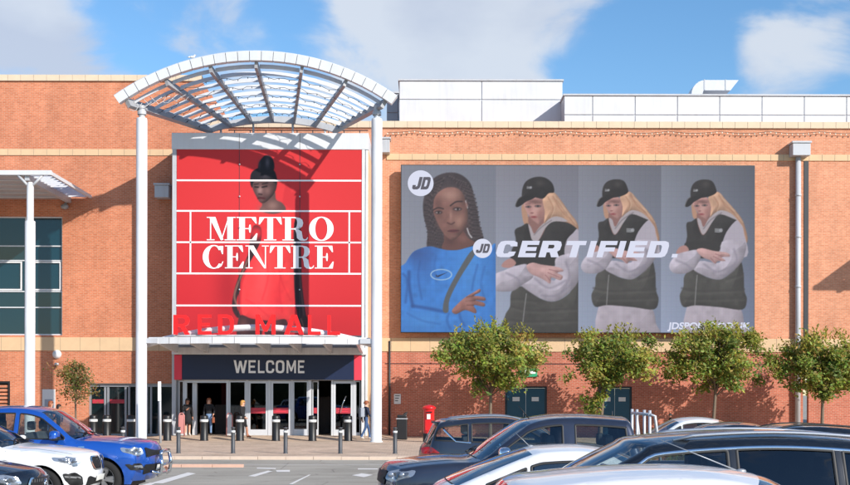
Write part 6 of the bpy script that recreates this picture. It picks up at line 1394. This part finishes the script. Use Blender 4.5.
        b = MB().add([(x + q * min(1.0, abs(v[0]) / w_) ** 2.3 + sg * off, v[0], v[1]) for v, x, q, w_ in zip(V, x_, sb, we)], [t if ((V[t[1]][0] - V[t[0]][0]) * (V[t[2]][1] - V[t[0]][1]) - (V[t[1]][1] - V[t[0]][1]) * (V[t[2]][0] - V[t[0]][0]) > 0) == rear else t[::-1] for t in T], True)
        return b.build(name, m, parent or s.e)
    def trim(s):
        sp = s.s
        for pts in sp.get('seams', ()): s.ribbon('door_seam', pts, .012, 'plastic_black', .0012)
        for (x, z) in sp.get('handles', ()):
            for sg in (-1, 1):
                y = s.Wd(x, z); MB().bbox(x - .1, x + .1, min(sg * (y + .012), sg * (y + .04)), max(sg * (y + .012), sg * (y + .04)), z - .014, z + .014, .008).box(x - .09, x - .07, min(sg * y, sg * (y + .02)), max(sg * y, sg * (y + .02)), z - .01, z + .01).box(x + .07, x + .09, min(sg * y, sg * (y + .02)), max(sg * y, sg * (y + .02)), z - .01, z + .01).build('door_handle', sp.get('handle_m', s.paint), s.e)
        if 'mirror' in sp:
            x, z = sp['mirror'][:2]; k = sp['mirror'][2] if len(sp['mirror']) > 2 else 1.
            for sg in (-1, 1):
                y = s.Wd(x, z - .05)
                o = MB().ell((x + .02, sg * (y + .17 * k), z), (.085 * k, .125 * k, .085 * k), 14, 10, pw=.7).build('wing_mirror', sp.get('mirror_m', s.paint), s.e)
                MB().ell((x + .045, sg * (y + .17 * k), z), (.075 * k, .11 * k, .068 * k), 12, 8, pw=.6).ell((x + .01, sg * (y + .165 * k), z - .045 * k), (.088 * k, .12 * k, .045 * k), 12, 8, pw=.7).tube([(x, sg * (y - .02), z - .06), (x + .01, sg * (y + .1), z - .05)], .028, 8).build('mirror_base', 'plastic_black', o)
        if 'head' in sp:
            s.patch('headlight', [round_poly(sp['head'], .04)], 'lamp_clear', .006, grid=.04); 
            s.patch('headlight_inner', [round_poly([(x * .62 + sp['headc'][0] * .38, z * .55 + sp['headc'][1] * .45) for x, z in sp['head']], .03)], 'lamp_dark', .010, grid=.04)
            for dx_ in (-.10, .06):
                for sg in (-1, 1):
                    x, z = sp['headc'][0] + dx_, sp['headc'][1]; y = s.Wd(x, z); MB().ell((x, sg * (y + .002), z), (.045, .02, .04), 10, 8).build('lamp_lens', 'lamp_clear', s.e)
        if 'tail' in sp: s.patch('tail_light', [round_poly(sp['tail'], .04)], 'lamp_red', .006, grid=.05)
        for sg in (-1, 1):
            pass
        if sp.get('rails'):
            for sg in (-1, 1):
                x0, x1, m_ = sp['rails']; pts = []
                for k in range(13):
                    x = x0 + (x1 - x0) * k / 12; z = s.etop(x); y = s.Wd(x, z, 0.) - .03; lift = .028 if 0 < k < 12 else .0
                    pts.append((x, sg * y, z + lift + .01))
                MB().tube(pts, .018, 8).build('roof_rail', m_, s.e)
        if sp.get('antenna'):
            x, y, ln, sl = sp['antenna']; z = interp(x, sorted((q[0], q[1]) for q, t in zip(s.samp, s.tags) if t == 'roof')) - .01
            MB().tube([(x, y, z), (x + sl * ln, y, z + ln * .52)], [.006, .003], 6).ell((x, y, z + .008), (.04, .022, .018), 10, 6).build('antenna', 'grey_metal', s.e)
        hi = [i for i, t in enumerate(s.tags) if t == 'hood']
        for k_ in (1, len(s.rows[0]) - 2):
            MB().tube([Vector(s.rows[i][k_]) - Vector((0, 0, .001)) for i in hi], .0045, 5).build('bonnet_seam', 'plastic_black', s.e)
        if sp.get('wipers'):
            i0 = [i for i, t in enumerate(s.tags) if t == 'windscreen'][0]; q = s.samp[i0]
            for y in (-.35, .3): MB().tube([(q[0] - .02, y, q[1] + .01), (q[0] + .12, y + .3, q[1] + .07), (q[0] + .16, y + .48, q[1] + .075)], .012, 5).build('wiper', 'plastic_black', s.e)
        if sp.get('clad'):
            for wx in sp['wx']:
                s.ribbon('arch_cladding', [(wx + (sp['ra'] + .025) * math.cos(a), sp['rw'] + (sp['ra'] + .025) * math.sin(a)) for a in np.linspace(-.1, PI + .1, 24)], .06, sp['clad'], .008)
        if sp.get('sill'): s.ribbon('sill_cladding', [(sp['wx'][0] + sp['ra'] + .06, .34), ((sp['wx'][0] + sp['wx'][1]) / 2, .34), (sp['wx'][1] - sp['ra'] - .06, .34)], .12, 'plastic_black', .01)
        if 'nplate' in sp:
            y, z = sp['nplate']; s.front('number_plate', rect(-.26, z - .055, .26, z + .055), 'plate_white', .03)
def suv(L=4.7, W=1.9, Ht=1.67, **kw):
    k = L / 4.7; h = Ht / 1.67
    d = dict(L=L, W=W, top=[(.14, .28, 'front', .24, 0), (.05, .42, 'front', .26, 0), (.01, .60, 'front', .28, 0), (.02, .80, 'front', .30, 0), (.08, .93, 'front', .30, .02), (.17, .99, 'hood', .28, .05), (.45, 1.05, 'hood', .20, .07), (.95, 1.11, 'hood', .10, .075), (1.42, 1.15, 'windscreen', .17, .06), (1.78, 1.36, 'windscreen', .16, .05), (2.12, 1.53, 'windscreen', .14, .05), (2.34, 1.61, 'roof', .10, .05), (2.8, 1.665, 'roof', 0., .05), (3.4, 1.66, 'roof', 0, .05), (4.0, 1.61, 'roof', -.02, .05), (4.3, 1.55, 'rear_glass', -.06, .05), (4.45, 1.33, 'rear_glass', -.09, .04), (4.56, 1.12, 'tail', -.12, .03), (4.66, .98, 'tail', -.18, 0), (4.70, .65, 'tail', -.20, 0), (4.64, .42, 'tail', -.2, 0), (4.56, .28, 'end', -.18, 0)],
             belt=[(0, .88), (.5, .96), (1.4, 1.06), (3.6, 1.12), (4.6, 1.16)], wx=(.86, 3.72), rw=.365, ra=.415, win=[(1.5, 2.62, 0, 0), (2.70, 3.52, 0, 0), (3.60, 4.40, 0, 0)], bx=2.66, cab_end=4.3, seat=(1.95, 2.95), mirror=(1.84, 1.17), wipers=True,
             seams=[[(1.50, 1.03), (1.46, .8), (1.46, .42)], [(2.66, 1.09), (2.66, .7), (2.64, .36)], [(3.55, 1.1), (3.56, .9), (3.40, .6)]], handles=[(2.48, .93), (3.42, .97)], head=[(.16, .80), (.30, .76), (.62, .86), (.66, .92), (.40, .93), (.20, .90)], headc=(.36, .85), tail=[(4.20, .92), (4.60, .90), (4.64, 1.03), (4.4, 1.05)], nplate=(0, .5))
    for key in ('top',): d[key] = [(a * k, b_ * h, t, s_ * 1.0, dr) for a, b_, t, s_, dr in d[key]]
    d['belt'] = [(a * k, b_ * h) for a, b_ in d['belt']]; d['wx'] = tuple(v * k for v in d['wx']); d['win'] = [(a * k, b_ * k, c, e) for a, b_, c, e in d['win']]
    for key in ('head', 'tail'): d[key] = [(a * k, b_ * h) for a, b_ in d[key]]
    d['headc'] = (d['headc'][0] * k, d['headc'][1] * h); d['seams'] = [[(a * k, b_ * h) for a, b_ in q] for q in d['seams']]; d['handles'] = [(a * k, b_ * h) for a, b_ in d['handles']]; d['mirror'] = (d['mirror'][0] * k, d['mirror'][1] * h); d['seat'] = tuple(v * k for v in d['seat']); d['bx'] *= k; d['cab_end'] *= k
    d.update(kw); return d
def pickup(L=5.28, W=1.95, Ht=1.83, **kw):
    h = Ht / 1.83; k = 1.0
    d = dict(L=L, W=W, top=[(.16, .34, 'front', .22, 0), (.06, .50, 'front', .25, 0), (.02, .72, 'front', .26, 0), (.04, .95, 'front', .26, 0), (.10, 1.06, 'front', .26, .02), (.20, 1.11, 'hood', .24, .05), (.55, 1.17, 'hood', .14, .07), (1.0, 1.21, 'hood', .08, .075), (1.36, 1.23, 'windscreen', .15, .06), (1.68, 1.46, 'windscreen', .15, .05), (1.98, 1.66, 'windscreen', .12, .05), (2.16, 1.75, 'roof', .08, .05), (2.55, 1.82, 'roof', 0, .05), (3.0, 1.83, 'roof', 0, .05), (3.5, 1.80, 'roof', 0, .05), (3.68, 1.76, 'rear_glass', -.03, .05), (3.76, 1.50, 'rear_glass', -.03, .03), (3.84, 1.20, 'bed', -.02, .0), (3.98, 1.17, 'bed', 0, 0), (4.5, 1.17, 'bed', 0, 0), (5.15, 1.17, 'tail', -.06, 0), (5.25, 1.08, 'tail', -.1, 0), (5.27, .75, 'tail', -.12, 0), (5.2, .42, 'end', -.12, 0)],
             belt=[(0, .98), (.5, 1.04), (1.4, 1.13), (3.6, 1.17), (5.2, 1.17)], wx=(.96, 4.06), rw=.385, ra=.445, win=[(1.42, 2.63, 0, 0), (2.73, 3.52, 0, -.1)], bx=2.68, cab_end=3.7, seat=(1.9, 2.75), mirror=(1.82, 1.25, 1.15), wipers=True, tumble=.30, plan=(.7, .3, .28, .1),
             seams=[[(1.46, 1.1), (1.44, .8), (1.48, .46)], [(2.68, 1.14), (2.68, .7), (2.66, .42)], [(3.60, 1.14), (3.58, .9), (3.52, .6)], [(3.78, 1.14), (3.78, .5)]], handles=[(2.50, 1.0), (3.42, 1.03)], head=[(.15, .88), (.28, .84), (.56, .93), (.60, 1.01), (.36, 1.02), (.20, .99)], headc=(.34, .94), tail=[(5.05, .8), (5.2, .8), (5.2, 1.1), (5.05, 1.1)], nplate=(0, .58))
    d['top'] = [(a, b_ * h, t, s_, dr) for a, b_, t, s_, dr in d['top']]; d['belt'] = [(a, b_ * h) for a, b_ in d['belt']]
    d.update(kw); return d
def saloon(L=4.7, W=1.81, Ht=1.45, **kw):
    k = L / 4.7; h = Ht / 1.45
    d = suv(); d.update(L=L, W=W, top=[(a * k, b_ * h, t, s_, dr) for a, b_, t, s_, dr in [(.16, .22, 'front', .24, 0), (.06, .36, 'front', .28, 0), (.01, .52, 'front', .30, 0), (.04, .68, 'front', .32, 0), (.12, .77, 'front', .32, .02), (.22, .81, 'hood', .28, .05), (.6, .88, 'hood', .18, .06), (1.05, .94, 'hood', .10, .065), (1.40, .97, 'windscreen', .20, .05), (1.85, 1.19, 'windscreen', .18, .05), (2.2, 1.34, 'windscreen', .14, .05), (2.4, 1.40, 'roof', .08, .05), (2.8, 1.45, 'roof', 0, .05), (3.2, 1.44, 'roof', 0, .05), (3.55, 1.38, 'rear_glass', -.05, .05), (3.95, 1.20, 'rear_glass', -.10, .05), (4.3, 1.02, 'tail', -.12, .04), (4.58, .97, 'tail', -.18, .02), (4.68, .85, 'tail', -.22, 0), (4.70, .55, 'tail', -.22, 0), (4.60, .24, 'end', -.2, 0)]],
        belt=[(0, .70 * h), (.5 * k, .79 * h), (1.4 * k, .90 * h), (3.6 * k, .96 * h), (4.6 * k, .96 * h)], wx=(.84 * k, 3.68 * k), rw=.325, ra=.37, win=[(1.45 * k, 2.60 * k, 0, 0), (2.68 * k, 3.42 * k, 0, 0), (3.48 * k, 3.95 * k, 0, 0)], frame=.085, mirror=(1.84 * k, 1.0 * h), seams=[[(1.50 * k, .87 * h), (1.48 * k, .4)], [(2.64 * k, .93 * h), (2.62 * k, .34)], [(3.45 * k, .94 * h), (3.40 * k, .7 * h), (3.3 * k, .55)]], handles=[(2.44 * k, .80 * h), (3.3 * k, .83 * h)],
        head=[(.14 * k, .60 * h), (.30 * k, .57 * h), (.62 * k, .68 * h), (.68 * k, .74 * h), (.42 * k, .745 * h), (.22 * k, .71 * h)], headc=(.36 * k, .665 * h), tail=[(4.3 * k, .75 * h), (4.6 * k, .74 * h), (4.62 * k, .86 * h), (4.38 * k, .88 * h)], nplate=(0, .42), seat=(1.9 * k, 2.75 * k), bx=2.64 * k, cab_end=4.0 * k)
    d.update(kw); return d

# ---- left row, looking right
c = Car('bright blue double-cab pickup with chrome bull bar behind the white SUV', pickup(trim='plastic_black', rim='rim_silver', clad=None, Ht=1.83), -5.43, 23.3, +1, 'paint_blue', 'pickup', name='parked_pickup')
c.front('grille', round_poly(rect(-.62, .80, .62, 1.0), .03), 'plastic_black', .014)
for z in (.845, .90, .955): c.front('grille_bar', rect(-.60, z - .012, .60, z + .012), 'chrome', .024)
c.front('lower_grille', round_poly(rect(-.66, .46, .66, .66), .04), 'plastic_black', .014)
c.patch('fog_lamp_surround', [round_poly([(.12, .56), (.40, .56), (.50, .68), (.20, .70)], .03)], 'plastic_black', .006); c.patch('fog_lamp', [round_poly([(.16, .60), (.30, .60), (.33, .65), (.18, .66)], .02)], 'lamp_clear', .014)
c.patch('side_badge', [rect(1.30, 1.00, 1.42, 1.035)], 'chrome', .006)
bb = MB()
for y in (-.42, .42): bb.tube([(-.02, y, .42), (-.09, y, .46), (-.12, y, .66), (-.09, y * .96, .84)], .036, 10)
bb.tube([(-.09, y_, z_) for y_, z_ in [(-.405, .84), (-.34, .90), (0, .91), (.34, .90), (.405, .84)]], .036, 10); bb.tube([(-.12, -.42, .64), (-.13, 0, .64), (-.12, .42, .64)], .026, 8)
bb.tube([(.04, -.66, .52), (-.06, -.44, .47), (-.09, 0, .46), (-.06, .44, .47), (.04, .66, .52)], .03, 8)
bb.build('bull_bar', 'chrome', c.e)
c = Car('white SUV with twin kidney grille parked between dark saloon and blue pickup', suv(trim='plastic_black', rim='rim_silver', clad=None, rails=(2.5, 4.2, 'chrome'), mirror_m='paint_white'), -6.12, 21.4, +1, 'paint_white', 'SUV', name='parked_suv')
for sg in (-1, 1):
    kd = [(sg * y, z) for y, z in [(.05, .66), (.32, .66), (.40, .74), (.42, .86), (.36, .92), (.08, .92), (.03, .84)]]
    g = c.front('kidney_grille', round_poly(kd, .05), 'plastic_black', .014, grid=.06)
    c.front('grille_rim', round_poly(kd, .05), 'chrome', .02, holes=[round_poly([(.215 * sg + (y - .215 * sg) * .86, .79 + (z - .79) * .86) for y, z in kd], .045)], grid=.06)
    for k in range(6): c.front('grille_slat', rect(sg * (.09 + k * .055) - .006, .68, sg * (.09 + k * .055) + .006, .90), 'rim_dark', .022)
c.front('lower_grille', round_poly(rect(-.50, .36, .50, .55), .05), 'plastic_black', .014)
c.patch('air_intake', [round_poly([(.13, .40), (.34, .40), (.42, .50), (.46, .62), (.24, .64), (.14, .56)], .03)], 'plastic_black', .006); c.patch('intake_bar', [round_poly([(.16, .52), (.42, .55), (.43, .58), (.17, .56)], .01)], 'rim_silver', .012)
c = Car('dark navy saloon at the bottom left corner with upright grille bars', saloon(Ht=1.5, trim='chrome'), -6.36, 18.9, +1, 'paint_blacknavy', 'car')
c.front('grille', round_poly([(-.46, .40), (.46, .40), (.52, .58), (.44, .70), (-.44, .70), (-.52, .58)], .05), 'plastic_black', .014)
c.front('grille_rim', round_poly([(-.46, .40), (.46, .40), (.52, .58), (.44, .70), (-.44, .70), (-.52, .58)], .05), 'chrome', .02, holes=[round_poly([(-.43, .42), (.43, .42), (.485, .58), (.415, .68), (-.415, .68), (-.485, .58)], .05)])
for k in range(15): c.front('grille_bar', rect(-.42 + k * .06 - .008, .43, -.42 + k * .06 + .008, .67), 'chrome', .026)
em = MB(); em.lathe([(.085, -.012), (.1, 0), (.085, .012)], 24, axis='y')
for k in range(3):
    a = PI / 2 + 2 * PI * k / 3; em.tube([(0, 0, 0), (.088 * math.cos(a), 0, .088 * math.sin(a))], [.018, .004], 6)
eo = em.build('grille_emblem', 'chrome', c.e); eo.location = (-.01, 0, .56); eo.rotation_euler = (0, 0, PI / 2)

# ---- right rows
pk = pickup(Ht=1.80, trim='plastic_black', mirror_m='chrome', wipers=True, rim='rim_silver', win=[(1.50, 2.68, 0, 0), (2.86, 3.62, 0, -.1)], bx=2.77)
c = Car('slate navy double-cab pickup with chrome mirror and steel rack behind the cab', pk, -.72, 16.6, -1, 'paint_navy', 'pickup', name='parked_pickup')
c.front('grille', round_poly(rect(-.60, .78, .60, .99), .04), 'plastic_black', .014); c.front('grille_bar', rect(-.58, .86, .58, .90), 'chrome', .024); c.front('lower_grille', round_poly(rect(-.66, .46, .66, .64), .04), 'plastic_black', .014)
b = MB(); 
for y in (-.72, -.3, .3, .72): b.tube([(3.93, y, 1.10), (3.93, y, 1.86)], .022, 8)
b.tube([(3.93, -.74, 1.80), (3.93, .74, 1.80)], .022, 8).tube([(3.93, -.74, 1.45), (3.93, .74, 1.45)], .016, 8).tube([(4.08, -.74, 1.12), (4.0, -.74, 1.78), (3.93, -.74, 1.80)], .022, 8).tube([(4.08, .74, 1.12), (4.0, .74, 1.78), (3.93, .74, 1.80)], .022, 8); b.build('load_rack', 'galv', c.e)
b = MB(); b.tube([(2.2, -.8, 1.74), (2.05, -.82, 1.92)], [.008, .005], 5); b.build('roof_aerial', 'plastic_black', c.e)
c = Car('dark slate hatchback SUV with pale roof behind the slate navy pickup', suv(L=4.25, W=1.8, Ht=1.66, trim='plastic_black', rails=(2.1, 3.7, 'rim_silver')), PX(418, 24.2) + 4.25, 23.2, +1, 'paint_slate', 'SUV', name='parked_suv')
MB().bbox(3.78, 3.98, -.55, .55, 1.50, 1.53, .01).build('rear_spoiler', 'paint_slate', c.e); 
c.ribbon('window_strip', [(3.2, 1.12), (3.5, 1.15), (3.62, 1.26), (3.74, 1.38)], .03, 'chrome', .006)
wc = saloon(L=4.5, W=1.79, Ht=1.5, trim='plastic_black', antenna=(3.22, .0, .30, .55), frame=.12)
wc['top'] = [(a, b_, t, s_, dr) for a, b_, t, s_, dr in wc['top'] if not 3.2 < a < 4.3]
wc['top'][14:14] = [(3.30, 1.455, 'rear_glass', -.05, .05), (3.78, 1.29, 'rear_glass', -.10, .05), (4.23, 1.096, 'tail', -.12, .04)]
c = Car('white saloon with short aerial tucked behind the silver car roof', wc, 4.47, 13.1, +1, 'paint_white', 'car')
est = suv(L=4.95, W=1.9, Ht=1.76, trim='chrome', rails=(2.5, 4.5, 'rim_silver'), rear_gl='car_glass_dark', handle_m='chrome')
q_ = []
for a_, b_, t_, s_, dr_ in est['top']:
    if t_ == 'windscreen' or (t_ == 'roof' and a_ < 2.6): a_ -= .40
    elif t_ == 'hood' and a_ > .9: a_ -= .28
    q_.append((a_, b_, t_, s_, dr_))
est['top'] = q_; est['win'][0] = (1.1,) + tuple(est['win'][0][1:]); est['mirror'] = (1.52, 1.23); est['rails'] = (2.3, 4.5, 'rim_silver')
c = Car('black estate SUV with chrome window line and silver roof rails', est, -.04, 10.4, -1, 'paint_black', 'SUV', name='parked_suv')
nc = suv(L=4.3, W=1.78, Ht=1.585, trim='plastic_black', antenna=(2.2, .0, .45, 1.3))
c = Car('silver white car nearest the camera with only its roof in view', nc, 4.50, 7.7, +1, 'paint_silver', 'car')
s_ = saloon(L=4.3, W=1.8, Ht=1.55); c = Car('white hatchback whose roof shows beyond the steel rack', s_, PX(640, 27) + 4.4 - .2, 27.2, +1, 'paint_white', 'car')
s_ = saloon(L=4.5, W=1.8, Ht=1.50); c = Car('dark saloon roof in front of the far white hatchback', s_, PX(688, 24.6) - 1.75, 24.3, -1, 'paint_blacknavy', 'car')
s_ = suv(L=4.4, W=1.8, Ht=1.57, rails=(2.0, 4.0, 'plastic_black')); c = Car('black car with low roof bars, rightmost of the far row', s_, PX(772, 20.6) - 2.1, 20.4, -1, 'paint_black', 'car')
